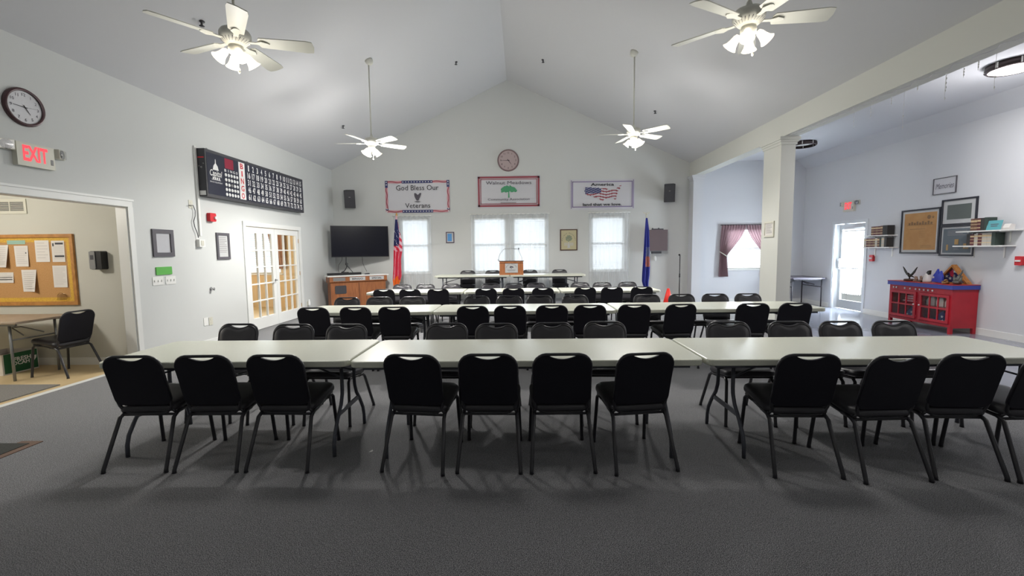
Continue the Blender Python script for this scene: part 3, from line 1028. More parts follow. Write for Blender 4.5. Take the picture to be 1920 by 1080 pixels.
# annex ceiling lights
for i, (x, y, lab, lit) in enumerate(((6.42, 6.08, 'round lit ceiling light with bronze rim at the upper right', True), (6.38, 10.33, 'dark bronze round ceiling fixture beside the column top', False))):
    t = thing('flush_ceiling_light', lab, 'ceiling light', (x, y, ANNEX_Z))
    MB().lathe([(0.26, 0), (0.27, -0.02), (0.275, -0.07), (0.255, -0.09), (0.24, -0.085)], 36, cap=False).build('rim', 'bronze', t)
    MB().lathe([(0.245, -0.075), (0.2, -0.095), (0.1, -0.105), (0.0, -0.107)] if lit else [(0.242, -0.03), (0.0, -0.035)], 36, cap=False).build('diffuser', 'diffuser' if lit else 'whitep', t)
    mb = MB()
    for k in range(8):
        a = 2 * pi * k / 8 + 0.2
        mb.T = Matrix.Rotation(a, 4, 'Z')
        mb.box(0.27, 0.279, -0.008, 0.008, -0.075, -0.01)
    mb.build('rim_clips', 'whitep', t)
    if lit:
        area_light('annex_lamp', (x, y, ANNEX_Z - 0.12), (0, 0, 0), 0.4, 0.4, 48, (1.0, 0.97, 0.97))
        point_light('annex_lamp_glow', (x, y, ANNEX_Z - 0.6), 26, (1.0, 0.97, 0.98), 0.2)

# icicle lights under the beam
t = thing('icicle_lights', 'clear string of icicle lights hanging under the long beam', 'string lights', (BX + 0.2, 6.0, BEAM_Z))
path = []
for k in range(60):
    y = -1.9 + 3.85 * k / 59
    path.append((0.03 * sin(k * 1.7) - 0.14, y, -0.008 - 0.015 * abs(sin(k * 0.45))))
MB().tube(path, 0.004, 5).build('string', 'wire', t)
for px, ytop, l in ((1672, 176, 0.10), (1697, 160, 0.45), (1718, 200, 0.05), (1770, 200, 0.28), (1775, 140, 0.16), (1806, 150, 0.10), (1834, 128, 0.08), (1866, 140, 0.35), (1600, 240, 0.2), (1633, 200, 0.15)):
    d = ax(px, ytop, BX + 0.2)
    yy = d.y - 6.0
    mb = MB().tube([(0, yy, -0.01), (0.005, yy + 0.01, -l * 0.6), (0, yy, -l - 0.03)], 0.0016, 5)
    for j in range(3):
        mb.ball((0.002, yy, -l * (0.4 + 0.3 * j)), 0.006, sz=2.2, n=6, k=4)
    mb.build('light_strand', 'white', t)


# ------------------------------------------------------------------ things on walls; local x right, z up, front facing -y
def wall_rect(wall, x0, y0, x1, y1, off=0.0):
    """photo corners (top left, bottom right) of something flat on a wall -> centre, width, height, rotation"""
    if wall == 'back':
        a, b = ay(x0, y0, D - off), ay(x1, y1, D - off)
        return ((a + b) / 2, b.x - a.x, a.z - b.z, 0.0)
    if wall == 'left':
        a, b = ax(x0, y0, LX + off), ax(x1, y1, LX + off)
        return ((a + b) / 2, b.y - a.y, a.z - b.z, radians(90))
    if wall == 'right':
        a, b = ax(x0, y0, RX - off), ax(x1, y1, RX - off)
        return ((a + b) / 2, a.y - b.y, a.z - b.z, radians(-90))
    a, b = ay(x0, y0, wall - off), ay(x1, y1, wall - off)
    return ((a + b) / 2, b.x - a.x, a.z - b.z, 0.0)

def frame_bars(w, h, t, d=0.02, y0=0.0):
    mb = MB()
    mb.box(-w / 2, w / 2, -d, y0, h / 2 - t, h / 2).box(-w / 2, w / 2, -d, y0, -h / 2, -h / 2 + t)
    mb.box(-w / 2, -w / 2 + t, -d, y0, -h / 2 + t, h / 2 - t).box(w / 2 - t, w / 2, -d, y0, -h / 2 + t, h / 2 - t)
    return mb

def picture(label, c, w, h, rz, frame_m, t, cat='picture', inner='paper', matboard=None, mt=0.05, name='picture_frame', group=None, d=0.022):
    o = thing(name, label, cat, c, rz, group)
    frame_bars(w, h, t, d).build('frame', frame_m, o)
    iw, ih = w - 2 * t, h - 2 * t
    if matboard:
        MB().box(-iw / 2, iw / 2, -0.008, -0.001, -ih / 2, ih / 2).build('mat_board', matboard, o)
        iw, ih = iw - 2 * mt, ih - 2 * mt
        MB().box(-iw / 2, iw / 2, -0.0105, -0.008, -ih / 2, ih / 2).build('print', inner, o)
    else:
        MB().box(-iw / 2, iw / 2, -0.009, -0.001, -ih / 2, ih / 2).build('print', inner, o)
    return o, iw, ih

def lines(mb, x0, x1, z0, z1, n, y, frac=0.35, seed=1):
    """rows of small print as thin bars"""
    r = random.Random(seed)
    p = (z1 - z0) / n
    for k in range(n):
        b = x1 - (x1 - x0) * r.choice((0, 0.05, 0.1, 0.25))
        mb.quad((x0, y, z1 - p * k - p * frac), (b, y, z1 - p * k - p * frac), (b, y, z1 - p * k), (x0, y, z1 - p * k))
    return mb

# --- banners
c, w, h, rz = wall_rect('back', 722, 339.5, 844, 398)
o = thing('veterans_banner', 'white banner reading God Bless Our Veterans with red white and blue border', 'banner', c + Vector((0, -0.004, 0)), 0)
def cloth(w, h, nu=24, nv=10, y=0.0, amp=0.006):
    return MB().grid(lambda u, v: (-w / 2 + w * u, y - amp * sin(u * 5 + v * 3) * v - amp, h / 2 - h * v - 0.012 * sin(pi * u)), nu, nv)
cloth(w, h).build('cloth', 'bannerw', o)
mb = MB()
b = 0.075
def wave_strip(mb, x0, z0, x1, z1, half, m, y, amp, n, freq, ph):
    L = hypot(x1 - x0, z1 - z0)
    tx, tz = (x1 - x0) / L, (z1 - z0) / L
    pts = []
    for k in range(n + 1):
        s = k / n
        q = amp * sin(freq * s * 2 * pi + ph)
        pts.append((x0 + (x1 - x0) * s - tz * q, z0 + (z1 - z0) * s + tx * q))
    mb.m = m
    for (ax_, az_), (bx_, bz_) in zip(pts, pts[1:]):
        mb.quad((ax_ + tz * half, y, az_ - tx * half), (bx_ + tz * half, y, bz_ - tx * half), (bx_ - tz * half, y, bz_ + tx * half), (ax_ - tz * half, y, az_ + tx * half))
Y = -0.018
sides = [(-w / 2 + b / 2, h / 2 - b / 2, w / 2 - b / 2, h / 2 - b / 2), (-w / 2 + b / 2, -h / 2 + b / 2, w / 2 - b / 2, -h / 2 + b / 2), (-w / 2 + b / 2, -h / 2 + b / 2, -w / 2 + b / 2, h / 2 - b / 2), (w / 2 - b / 2, -h / 2 + b / 2, w / 2 - b / 2, h / 2 - b / 2)]
for i, (a0, c0, a1, c1) in enumerate(sides):
    wave_strip(mb, a0, c0, a1, c1, b * 0.45, 0, Y, 0.004, 30, 4, i)
    wave_strip(mb, a0, c0, a1, c1, b * 0.16, 1, Y - 0.002, 0.017, 40, 4 if i < 2 else 2.5, i * 1.3)
mb.m = 2
for s in (-1, 1):
    z = s * (h / 2 - b / 2)
    mb.quad((-w * 0.24, Y - 0.004, z - b * 0.5), (w * 0.24, Y - 0.004, z - b * 0.5), (w * 0.24, Y - 0.004, z + b * 0.5), (-w * 0.24, Y - 0.004, z + b * 0.5))
    for q in (-1, 1):
        x = q * (w / 2 - b / 2)
        mb.quad((x - b * .5, Y - 0.004, s * (h / 2 - 2.0 * b) - b * .5), (x + b * .5, Y - 0.004, s * (h / 2 - 2.0 * b) - b * .5), (x + b * .5, Y - 0.004, s * (h / 2 - b * .5) + b * .5), (x - b * .5, Y - 0.004, s * (h / 2 - b * .5) + b * .5))
def star(cx, cz, r, rot=90):
    return [(cx + (r if k % 2 == 0 else r * 0.4) * cos(radians(rot + 36 * k)), cz + (r if k % 2 == 0 else r * 0.4) * sin(radians(rot + 36 * k))) for k in range(10)]
def flat(mb, poly, y, m=None):
    return mb.add([(x, y, z) for x, z in poly], [tuple(range(len(poly)))], False, m)
for s in (-1, 1):
    for k in range(11):
        flat(mb, star(-w * 0.22 + w * 0.44 * k / 10, s * (h / 2 - b / 2), b * 0.3, 90 + 9 * k), Y - 0.006, 3)
    for q in (-1, 1):
        for k in range(2):
            flat(mb, star(q * (w / 2 - b / 2), s * (h / 2 - b * (0.55 + 0.9 * k)), b * 0.34), Y - 0.006, 3)
mb.build('bunting_border', ['bannerp', 'bannerr', 'bannerb', 'white'], o)
mb = MB()
mb.text('God Bless Our', 0, h * 0.20, h * 0.155, Y, w * 0.66).text('Veterans', 0, -h * 0.35, h * 0.15, Y, w * 0.39)
mb.build('lettering', 'ink', o)
mb = MB()
flat(mb, [(x * h * 0.12, h * (-0.005) + z * h * 0.12) for x, z in ((-0.2, -1.0), (0.25, -0.95), (0.45, -0.5), (0.75, 0.1), (1.0, 0.75), (0.95, 1.0), (0.6, 0.95), (0.2, 0.55), (0.0, 0.5), (-0.25, 0.8), (-0.6, 1.0), (-0.85, 0.85), (-0.8, 0.2), (-0.55, -0.5))], Y)
flat(mb, [(x * h * 0.12, h * (-0.005) + z * h * 0.12) for x, z in ((-1.0, -1.25), (-0.3, -1.15), (0.5, -1.2), (1.0, -1.3), (0.3, -1.38), (-0.4, -1.4))], Y)
mb.build('eagle_emblem', 'softink', o)

c, w, h, rz = wall_rect('back', 894, 330, 1013.5, 388.5)
o = thing('association_banner', 'white banner with a green tree and a double red border, under the round clock', 'banner', c + Vector((0, -0.004, 0)), 0)
cloth(w, h).build('cloth', 'bannerw', o)
mb = MB()
for k, (e, tt) in enumerate(((0.025, 0.05), (0.095, 0.018))):
    for s in (-1, 1):
        mb.quad((-w / 2 + e, Y, s * (h / 2 - e - tt)), (w / 2 - e, Y, s * (h / 2 - e - tt)), (w / 2 - e, Y, s * (h / 2 - e)), (-w / 2 + e, Y, s * (h / 2 - e)))
        mb.quad((s * (w / 2 - e - tt), Y, -h / 2 + e), (s * (w / 2 - e), Y, -h / 2 + e), (s * (w / 2 - e), Y, h / 2 - e), (s * (w / 2 - e - tt), Y, h / 2 - e))
mb.build('red_border', 'bannerr', o)
MB().text('Walnut Meadows', 0, h * 0.225, h * 0.10, Y, w * 0.72).text('Community Association', 0, -h * 0.275, h * 0.075, Y, w * 0.66).build('lettering', 'softink', o)
lines(MB(), -w * 0.13, w * 0.13, -h * 0.365, -h * 0.335, 1, Y, 0.9).build('small_print', 'paperink', o)
mb = MB()
r = random.Random(3)
for k in range(150):
    a = r.uniform(0, pi)
    q = sqrt(r.uniform(0, 1))
    flat(mb, circle(q * cos(a) * w * 0.115, h * 0.01 + q * sin(a) * h * 0.15 + r.uniform(-0.03, 0.02) * h, h * r.uniform(0.02, 0.04), 8), Y - 0.00006 * k)
flat(mb, [(-0.012 * w, -h * 0.19), (0.012 * w, -h * 0.19), (0.006 * w, 0.02 * h), (-0.006 * w, 0.02 * h)], Y)
mb.build('tree_emblem', 'treeg', o)

c, w, h, rz = wall_rect('back', 1068.5, 336.5, 1189.5, 392)
o = thing('america_banner', 'white banner with a flag-filled map of the country and a violet border', 'banner', c + Vector((0, -0.004, 0)), 0)
cloth(w, h).build('cloth', 'bannerw', o)
mb = MB()
for k, (e, tt) in enumerate(((0.03, 0.018), (0.062, 0.022))):
    for s in (-1, 1):
        if k == 1:
            mb.quad((-w / 2 + e, Y, s * (h / 2 - e - tt)), (w / 2 - e, Y, s * (h / 2 - e - tt)), (w / 2 - e, Y, s * (h / 2 - e)), (-w / 2 + e, Y, s * (h / 2 - e)))
        mb.quad((s * (w / 2 - e - tt), Y, -h / 2 + e), (s * (w / 2 - e), Y, -h / 2 + e), (s * (w / 2 - e), Y, h / 2 - e), (s * (w / 2 - e - tt), Y, h / 2 - e))
mb.build('violet_border', 'bannerv', o)
MB().text('America', 0, h * 0.275, h * 0.09, Y, w * 0.36, bold=0.022).text('land that we love.', 0, -h * 0.375, h * 0.085, Y, w * 0.60, bold=0.022).build('lettering', 'ink', o)
# map outline filled with canton and stripes (column by column)
up = [(-0.275, 0.30), (-0.26, 0.62), (-0.24, 0.66), (-0.02, 0.55), (0.06, 0.54), (0.10, 0.42), (0.14, 0.36), (0.2, 0.42), (0.23, 0.56), (0.26, 0.72), (0.285, 0.78), (0.30, 0.66)]
lo = [(-0.275, 0.30), (-0.26, 0.05), (-0.22, -0.12), (-0.12, -0.28), (-0.06, -0.33), (-0.01, -0.62), (0.01, -0.60), (0.03, -0.42), (0.1, -0.36), (0.16, -0.22), (0.19, -0.55), (0.21, -0.52), (0.22, -0.2), (0.235, 0.08), (0.25, 0.4), (0.30, 0.62)]
mb = MB()
def tabv(tab, x):
    for (a, p), (b_, q) in zip(tab, tab[1:]):
        if x <= b_:
            return p + (q - p) * (x - a) / (b_ - a + 1e-9)
    return tab[-1][1]
N = 56
for k in range(N):
    xa, xb = -0.275 + 0.575 * k / N, -0.275 + 0.575 * (k + 1) / N
    xm = (xa + xb) / 2
    zu, zl = tabv(up, xm), tabv(lo, xm)
    if zu <= zl:
        continue
    nz = 28
    for j in range(nz):
        za, zb = -0.65 + 1.45 * j / nz, -0.65 + 1.45 * (j + 1) / nz
        zm = (za + zb) / 2
        if zm > zu or zm < zl:
            continue
        sw = zm + 0.06 * sin(xm * 26)
        if xm < -0.02 and zm > 0.08 + 0.25 * (xm + 0.12):
            m = 1 if (2 * k + 3 * j) % 7 == 0 else 2
        else:
            m = 0 if int((sw + 2) / 0.13) % 2 else 1
        mb.m = m
        mb.quad((xa * w, Y, za * h * 0.36), (xb * w, Y, za * h * 0.36), (xb * w, Y, zb * h * 0.36), (xa * w, Y, zb * h * 0.36))
mb.build('map_emblem', ['bannerr', 'bannerw', 'bannerb'], o)

# --- clocks
def clock(name, label, c, r, rz, rim, face, digits_m, hands, rimw=0.16):
    o = thing(name, label, 'clock', c, rz)
    MB().lathe([(r * (1 - rimw), 0), (r, 0.0), (r, 0.025), (r * (1 - rimw * 0.4), 0.045), (r * (1 - rimw), 0.03)], 40, (0, 0, 0), 'y', cap=False).build('rim', rim, o)
    MB().lathe([(r * (1 - rimw * 0.9), 0.02), (0.001, 0.02)], 40, (0, 0, 0), 'y', cap=False).build('face', face, o)
    mb = MB()
    for k in range(1, 13):
        a = radians(90 - 30 * k)
        rr = r * (1 - rimw) * 0.78
        mb.text(str(k), rr * cos(a), rr * sin(a) - r * 0.07, r * 0.155, -0.0225)
    mb.build('numerals', digits_m, o)
    for nm, ang, L, ww in hands:
        a = radians(90 - ang)
        ux, uz = cos(a), sin(a)
        mb = MB()
        q = ww * r
        mb.quad((-ux * r * 0.12 - uz * q, -0.026, -uz * r * 0.12 + ux * q), (ux * L * r - uz * q * 0.4, -0.026, uz * L * r + ux * q * 0.4), (ux * L * r + uz * q * 0.4, -0.026, uz * L * r - ux * q * 0.4), (-ux * r * 0.12 + uz * q, -0.026, -uz * r * 0.12 - ux * q))
        mb.build(nm, 'ink', o)
    return o
clock('wall_clock', 'round wall clock with dark brown rim above the left exit sign', Vector((LX, 4.682, 3.067)), 0.195, radians(90), 'clockrim', 'clockface', 'softink', (('hour_hand', 145, 0.42, 0.03), ('minute_hand', 272, 0.58, 0.02), ('second_hand', 85, 0.6, 0.008)))
clock('antique_wall_clock', 'round mauve antique-style clock on the back gable above the tree banner', ay(953, 301, D), 0.295, 0, 'clockrim2', 'clockrose', 'ink', (('hour_hand', 142, 0.45, 0.03), ('minute_hand', 270, 0.7, 0.022)), 0.12)

# --- exit signs with lamp heads
def exit_sign(label, c, w, h, rz, arrow=False):
    o = thing('exit_sign', label, 'exit sign', c, rz)
    MB().box(-w / 2, w / 2, -0.055, 0, -h / 2, h / 2).build('housing', 'offwhite', o)
    MB().text('EXIT', -w * 0.02, -h * 0.25, h * 0.62, -0.0565, w * 0.66, bold=0.03).build('lettering', 'exitred', o)
    MB().box(w * 0.38, w * 0.45, -0.058, -0.055, -h * 0.3, -h * 0.05).build('test_button', 'grey', o)
    for s in (-1, 1):
        T = Matrix.Translation((s * (w / 2 + 0.085), -0.05, h * 0.28)) @ Matrix.Rotation(radians(s * 25), 4, 'Z')
        hd = MB(T).box(-0.06, 0.06, -0.005, 0.06, -0.05, 0.05).build('lamp_head', 'offwhite', o)
        MB(T).lathe([(0.05, 0.0), (0.03, -0.02), (0.008, -0.03)], 12, (0, -0.008, 0), 'y').build('reflector', 'shine', hd)
        MB(T).box(-0.055, 0.055, -0.02, -0.006, -0.045, 0.045).build('lens', 'lens', hd)
        MB().tube([(s * w / 2, -0.03, h * 0.22), (s * (w / 2 + 0.05), -0.03, h * 0.24)], 0.012).build('arm', 'offwhite', o)
    return o
exit_sign('lit red exit sign with two lamp heads above the side room opening', Vector((LX, 4.72, 2.575)), 0.37, 0.24, radians(90))
exit_sign('lit red exit sign with two lamp heads above the glass exit door', ax(1595, 387, RX), 0.33, 0.24, radians(-90))

# --- bingo board
BXF = LX + 0.15
yl, yr = 7.16, 10.36
bz0, bz1 = 2.45, 3.21
W_, H_ = yr - yl, bz1 - bz0
o = thing('bingo_board', 'long black electric bingo board with white numbers high on the left wall', 'bingo board', (LX, (yl + yr) / 2, (bz0 + bz1) / 2), radians(90))
MB().box(-W_ / 2, W_ / 2, -0.15, 0, -H_ / 2, H_ / 2).build('cabinet', 'dgrey', o)
MB().box(-W_ / 2 + 0.03, W_ / 2 - 0.03, -0.153, -0.15, -H_ / 2 + 0.045, H_ / 2 - 0.045).build('face_panel', 'navy', o)
U = lambda px: ax(px, 340, BXF).y - yl - W_ / 2   # photo column on the front -> local x
y_ = -0.1545
nx0, nx1 = -W_ / 2 + 1.07, W_ / 2 - 0.06
cw, rh = (nx1 - nx0) / 15, (H_ - 0.1) / 5
for k in range(75):
    r_, c_ = divmod(k, 15)
    zc = H_ / 2 - 0.05 - rh * (r_ + 0.5)
    MB().text(str(k + 1), nx0 + cw * (c_ + 0.5), zc - rh * 0.38, rh * 0.76, y_, cw * (0.62 if k > 8 else 0.24 if k == 0 else 0.34), bold=0.022).build('number', 'white', o)
sx0, sx1 = -W_ / 2 + 0.845, -W_ / 2 + 1.02
MB().box(sx0, sx1, -0.1545, -0.153, -H_ / 2 + 0.05, H_ / 2 - 0.05).build('letter_strip', 'white', o)
mb = MB()
for k, ch in enumerate('BINGO'):
    zc = H_ / 2 - 0.05 - rh * (k + 0.5)
    mb.text(ch, (sx0 + sx1) / 2, zc - rh * 0.36, rh * 0.72, -0.156, 0.09 if ch != 'I' else 0.03, bold=0.02)
mb.build('strip_letters', 'red', o)
gx0, gx1 = -W_ / 2 + 0.44, -W_ / 2 + 0.82
mb, mo = MB(), MB()
gp = (gx1 - gx0) / 5
gz1 = H_ / 2 - 0.30
for i in range(5):
    for j in range(5):
        cx_, cz_ = gx0 + gp * (i + 0.5), gz1 - 0.042 - 0.083 * j
        (mo if i == 2 and j == 2 else mb).lathe([(0.032, 0.002), (0.025, 0.008), (0, 0.01)], 14, (cx_, -0.153, cz_), 'y')
lm = mb.build('pattern_lamps', 'white', o)
mo.build('unlit_lamp', 'grey', o)
mb = MB()
for i, ch in enumerate('BINGO'):
    mb.text(ch, gx0 + gp * (i + 0.5), gz1 + 0.012, 0.042, y_, 0.05 if ch != 'I' else 0.012, bold=0.02)
mb.build('pattern_letters', 'white', o)
MB().box(-W_ / 2 + 0.47, -W_ / 2 + 0.70, -0.1545, -0.153, H_ / 2 - 0.23, H_ / 2 - 0.06).build('ball_call_display', 'maroon', o)
# dome emblem with script word
lx, ez = -W_ / 2 + 0.235, -0.03
mb = MB()
flat(mb, [(lx + x * 0.85, z * 0.85 + ez + 0.075) for x, z in ((-0.006, 0.24), (0.006, 0.24), (0.012, 0.16), (0.06, 0.11), (0.085, 0.03), (-0.085, 0.03), (-0.06, 0.11), (-0.012, 0.16))], y_)
mb.text('Capitol', lx, ez, 0.10, y_ - 0.001, 0.30, shear=0.25, bold=0.015)
for k in range(4):
    mb.box(lx - 0.085 + 0.048 * k, lx - 0.055 + 0.048 * k, y_, -0.153, ez - 0.05, ez - 0.015)
mb.box(lx - 0.11, lx + 0.11, y_, -0.153, ez - 0.062, ez - 0.053)
mb.text('BINGO EQUIPMENT', lx, ez - 0.11, 0.022, y_, 0.30)
mb.build('maker_emblem', 'white', o)
mb = MB()
mb.box(-W_ / 2 - 0.001, -W_ / 2, -0.13, -0.03, -H_ / 2 + 0.02, -H_ / 2 + 0.09)
mb.build('rating_label', 'white', o)
MB().box(-W_ / 2 - 0.0012, -W_ / 2, -0.13, -0.03, H_ / 2 - 0.15, H_ / 2 - 0.13).build('red_switch', 'red', o)
MB().lathe([(0.016, 0), (0.016, 0.02)], 8, (-W_ / 2 - 0.02, -0.09, 0.08), 'x').lathe([(0.01, 0), (0.01, 0.012)], 8, (-W_ / 2 - 0.012, -0.05, 0.10), 'x').lathe([(0.01, 0), (0.01, 0.012)], 8, (-W_ / 2 - 0.012, -0.12, 0.14), 'x').build('plug_sockets', 'grey', o)
for f in (0.06, 0.40, 0.75):
    x = -W_ / 2 + W_ * f
    MB().tube([(x + 0.03 * cos(a * pi / 6), -0.05, H_ / 2 + 0.004 + 0.04 * sin(a * pi / 6)) for a in range(7)], 0.005, 6).build('lifting_eye', 'grey', o)

# --- cable trunking, outlet, junction box and cord left of the bingo board
yA = ax(368, 300, LX).y - 0.04
o = MB().box(LX, LX + 0.025, yA - 0.022, yA + 0.022, ax(374, 442, LX).z, 3.24).build('cable_trunking', 'whitep')
tag(o, 'white vertical cable trunking at the near end of the bingo board', 'cable trunking')
def plate(name, label, cat, c, w, h, rz, m='whitep', group=None, kind='outlet'):
    o = thing(name, label, cat, c, rz, group)
    MB().prism(rrect(-w / 2, w / 2, -h / 2, h / 2, 0.006, 3), -0.007, 0).build('cover_plate', m, o)
    if kind == 'outlet':
        for s in (-1, 1):
            MB().prism(circle(0, s * h * 0.2, min(w, h) * 0.2, 12), -0.0095, -0.007).build('socket', 'offwhite', o)
    elif kind == 'switch':
        n = max(1, int(w / 0.05))
        for k in range(n):
            x = -w / 2 + w * (k + 0.5) / n
            MB().box(x - 0.007, x + 0.007, -0.017, -0.007, -0.012, 0.016).build('toggle', 'whitep', o)
    return o
plate('wall_outlet', 'high wall outlet with plugged cord beside the bingo board', 'outlet', ax(357, 383, LX), 0.085, 0.13, radians(90), 'offwhite')
c = ax(373.5, 456, LX)
o = thing('junction_box', 'small white junction box below the cable trunking', 'junction box', c, radians(90))
MB().box(-0.065, 0.065, -0.055, 0, -0.06, 0.06).build('box', 'whitep', o)
MB().box(-0.03, 0.03, -0.06, -0.055, -0.04, 0.04).build('socket', 'offwhite', o)
pts = [ax(x, y, LX + 0.03) for x, y in ((354, 385), (362, 385), (366, 395), (366, 405), (363, 415), (365, 425), (370, 437), (372, 446))]
o = MB().tube(pts, 0.006, 6).build('power_cord', 'dgrey')
tag(o, 'thin black cord looping from the high outlet to the junction box', 'cord')

# --- fire strobe and pull stations
c, w, h, rz = wall_rect('left', 387, 399, 399.5, 416)
o = thing('fire_alarm_strobe', 'small red fire alarm strobe under the bingo board', 'fire alarm', c, rz)
MB().prism(rrect(-w / 2, w / 2, -h / 2, h / 2, 0.02, 3), -0.06, 0).build('housing', 'red', o)
MB().box(w * 0.1, w * 0.4, -0.085, -0.06, -h * 0.2, h * 0.1).build('strobe_lens', 'white', o)
for px, py, lab in ((1637, 484, 'red fire alarm pull station between the glass door and the shelves'), (1915, 489, 'red fire alarm pull station at the right picture edge below the shelf')):
    c = ax(px, py, RX)
    o = thing('fire_pull_station', lab, 'fire alarm', c, radians(-90), 'red pull stations')
    MB().prism(rrect(-0.05, 0.05, -0.07, 0.07, 0.01, 3), -0.05, 0).build('housing', 'red', o)
    MB().box(-0.035, 0.035, -0.062, -0.05, -0.012, 0.012).build('handle', 'white', o)

# --- small frames and plates on the left wall
c, w, h, rz = wall_rect('left', 282.5, 429, 326, 481)
o, iw, ih = picture('dark framed mirror-like picture above the green strip on the left wall', c, w, h, rz, 'greyframe', 0.06, inner=mat('reflection_grey_print', '#b4b2b4', 0.2, metal=0.25))  # glass reflection put into the print's pale grey colour
c, w, h, rz = wall_rect('left', 403.5, 436, 431, 486)
o, iw, ih = picture('narrow grey framed notice between the red strobe and the french doors', c, w, h, rz, 'greyframe', 0.045, inner='matteboard')
lines(MB(), -iw * 0.4, iw * 0.4, -ih * 0.35, ih * 0.42, 9, -0.011, 0.3, 5).build('small_print', 'paperink', o)
c, w, h, rz = wall_rect('left', 291, 501, 321.5, 514)
o = MB().prism(rrect(-w / 2, w / 2, -h / 2, h / 2, 0.01, 3), -0.015, 0).build('green_sign', 'green')
o.location, o.rotation_euler = c, (0, 0, rz)
tag(o, 'small bright green plastic strip above the light switches', 'sign')
for (a, b, lab) in (((285, 519), (306.5, 534.5), 'left one of two white switch plates under the green strip'), ((309.5, 516.5), (329.5, 534), 'right one of two white switch plates under the green strip')):
    c, w, h, rz = wall_rect('left', *a, *b)
    plate('light_switch', lab, 'light switch', c, w, 0.12, rz, 'whitep', 'switch plates', 'switch')
for (a, b, lab, k, m) in (((381, 595), (390, 611), 'blank white wall plate low on the left wall', 'blank', 'whitep'), ((391, 594), (399, 610), 'ivory wall outlet low on the left wall right of the blank plate', 'outlet', 'offwhite')):
    c, w, h, rz = wall_rect('left', *a, *b)
    plate('wall_outlet', lab, 'outlet', c, max(w, 0.085), 0.13, rz, m, None, k)
o = MB().lathe([(0.035, 0), (0.035, 0.006), (0.015, 0.01), (0.02, 0.04), (0.026, 0.055), (0.0, 0.06)], 14, (0, 0, 0), 'y').build('door_stop', 'chrome')
o.location, o.rotation_euler = ax(395.5, 542, LX), (0, 0, radians(90))
tag(o, 'round metal door stop knob on the left wall before the french doors', 'door stop')

# --- television corner
def tilt_thing(name, label, cat, loc, rx, rz):
    o = thing(name, label, cat, loc, rz)
    o.rotation_euler = (rx, 0, rz)
    return o
pl, pr = ay(620, 451, 11.55), ay(728.5, 454.5, 12.15)
ang = math.atan2(pr.y - pl.y, pr.x - pl.x)
tw = hypot(pr.x - pl.x, pr.y - pl.y)
tc_ = (pl + pr) / 2
o = thing('television', 'large black flat television on the back wall left of the striped flag', 'television', tc_, ang)
th = 0.83
MB().box(-tw / 2, tw / 2, 0, 0.05, -th / 2, th / 2).build('casing', 'black', o)
MB().box(-tw / 2 + 0.012, tw / 2 - 0.012, -0.002, 0, -th / 2 + 0.02, th / 2 - 0.012).build('screen', 'screen', o)
wallp = Vector((tc_.x + 0.1, D, tc_.z))
R_ = Matrix.Rotation(-ang, 4, 'Z')
q = R_ @ (wallp - tc_)
MB().box(-0.2, 0.2, 0.05, 0.07, -0.2, 0.2).tube([(0, 0.07, 0), (0.12, 0.2, 0), (q.x, q.y - 0.02, 0)], 0.025).build('wall_arm', 'dgrey', o)

cl_, cr_ = ay(614, 517, 11.0), ay(729, 513, 11.9)
ang2 = math.atan2(cr_.y - cl_.y, cr_.x - cl_.x)
cwid = hypot(cr_.x - cl_.x, cr_.y - cl_.y)
cm = (cl_ + cr_) / 2
o = thing('bingo_console', 'oak bingo caller console with white top below the television', 'console', (cm.x, cm.y, 0), ang2)
ch_ = 0.93
bw = cwid * 0.9
MB().box(-bw / 2, bw / 2, 0.06, 0.42, 0.0, ch_ - 0.19).build('body', 'oak', o)
MB().prism([(0.02, ch_ - 0.16), (0.05, ch_ - 0.19), (0.44, ch_ - 0.19), (0.44, ch_ - 0.03), (0.02, ch_ - 0.03)], -bw / 2 - 0.03, bw / 2 + 0.03, 'x').build('sign_rail', 'oak', o)
MB().box(-cwid / 2, cwid / 2, 0.0, 0.46, ch_ - 0.03, ch_).build('top', 'whitep', o)
MB().box(-0.004, 0.004, 0.055, 0.06, 0.05, ch_ - 0.2).build('front_seam', 'walnut', o)
MB().prism(rrect(-bw * 0.43, -bw * 0.23, 0.46, 0.67, 0.03, 4), 0.05, 0.06).build('speaker_grille', 'dgrey', o)
for (x0, x1, s_, m) in ((-bw * 0.46, -bw * 0.25, '', 'grey'), (-bw * 0.17, bw * 0.11, 'BINGO', 'matteboard'), (bw * 0.19, bw * 0.46, 'SPECIAL', 'matteboard')):
    sg = MB().box(x0, x1, 0.012, 0.02, ch_ - 0.14, ch_ - 0.05).build('sign_plate', m, o)
    if s_:
        MB().text(s_, (x0 + x1) / 2, ch_ - 0.118, 0.045, 0.011, (x1 - x0) * 0.7, bold=0.02).build('lettering', 'ink', sg)
T2 = lambda x, y, z: Vector((cm.x, cm.y, 0)) + Matrix.Rotation(ang2, 4, 'Z') @ Vector((x, y, z))
o = MB().box(-0.42, 0.42, -0.06, 0.06, 0, 0.06).box(-0.05, 0.1, -0.05, 0.05, 0.06, 0.075).build('cable_box', 'black')
o.location, o.rotation_euler = T2(-cwid * 0.2, 0.25, ch_), (0, 0, ang2)
tag(o, 'long low black box under the television on the console top', 'cable box')
o = MB().prism(rrect(-0.07, 0.07, -0.03, 0.03, 0.02, 3), 0, 0.025, 'z').box(-0.02, 0.05, -0.02, 0.02, 0.025, 0.032).build('remote_control', 'dgrey')
o.location, o.rotation_euler = T2(cwid * 0.17, 0.22, ch_), (0, 0, ang2 + 0.3)
tag(o, 'small dark remote on the right of the console top', 'remote control')
def cord(name, pxs, Y, r, label, m='dgrey'):
    o = MB().tube([ay(x, y, Y if not isinstance(Y, (list, tuple)) else Y[i]) for i, (x, y) in enumerate(pxs)], r, 6).build(name, m)
    return tag(o, label, 'cord', 'cables under the television')
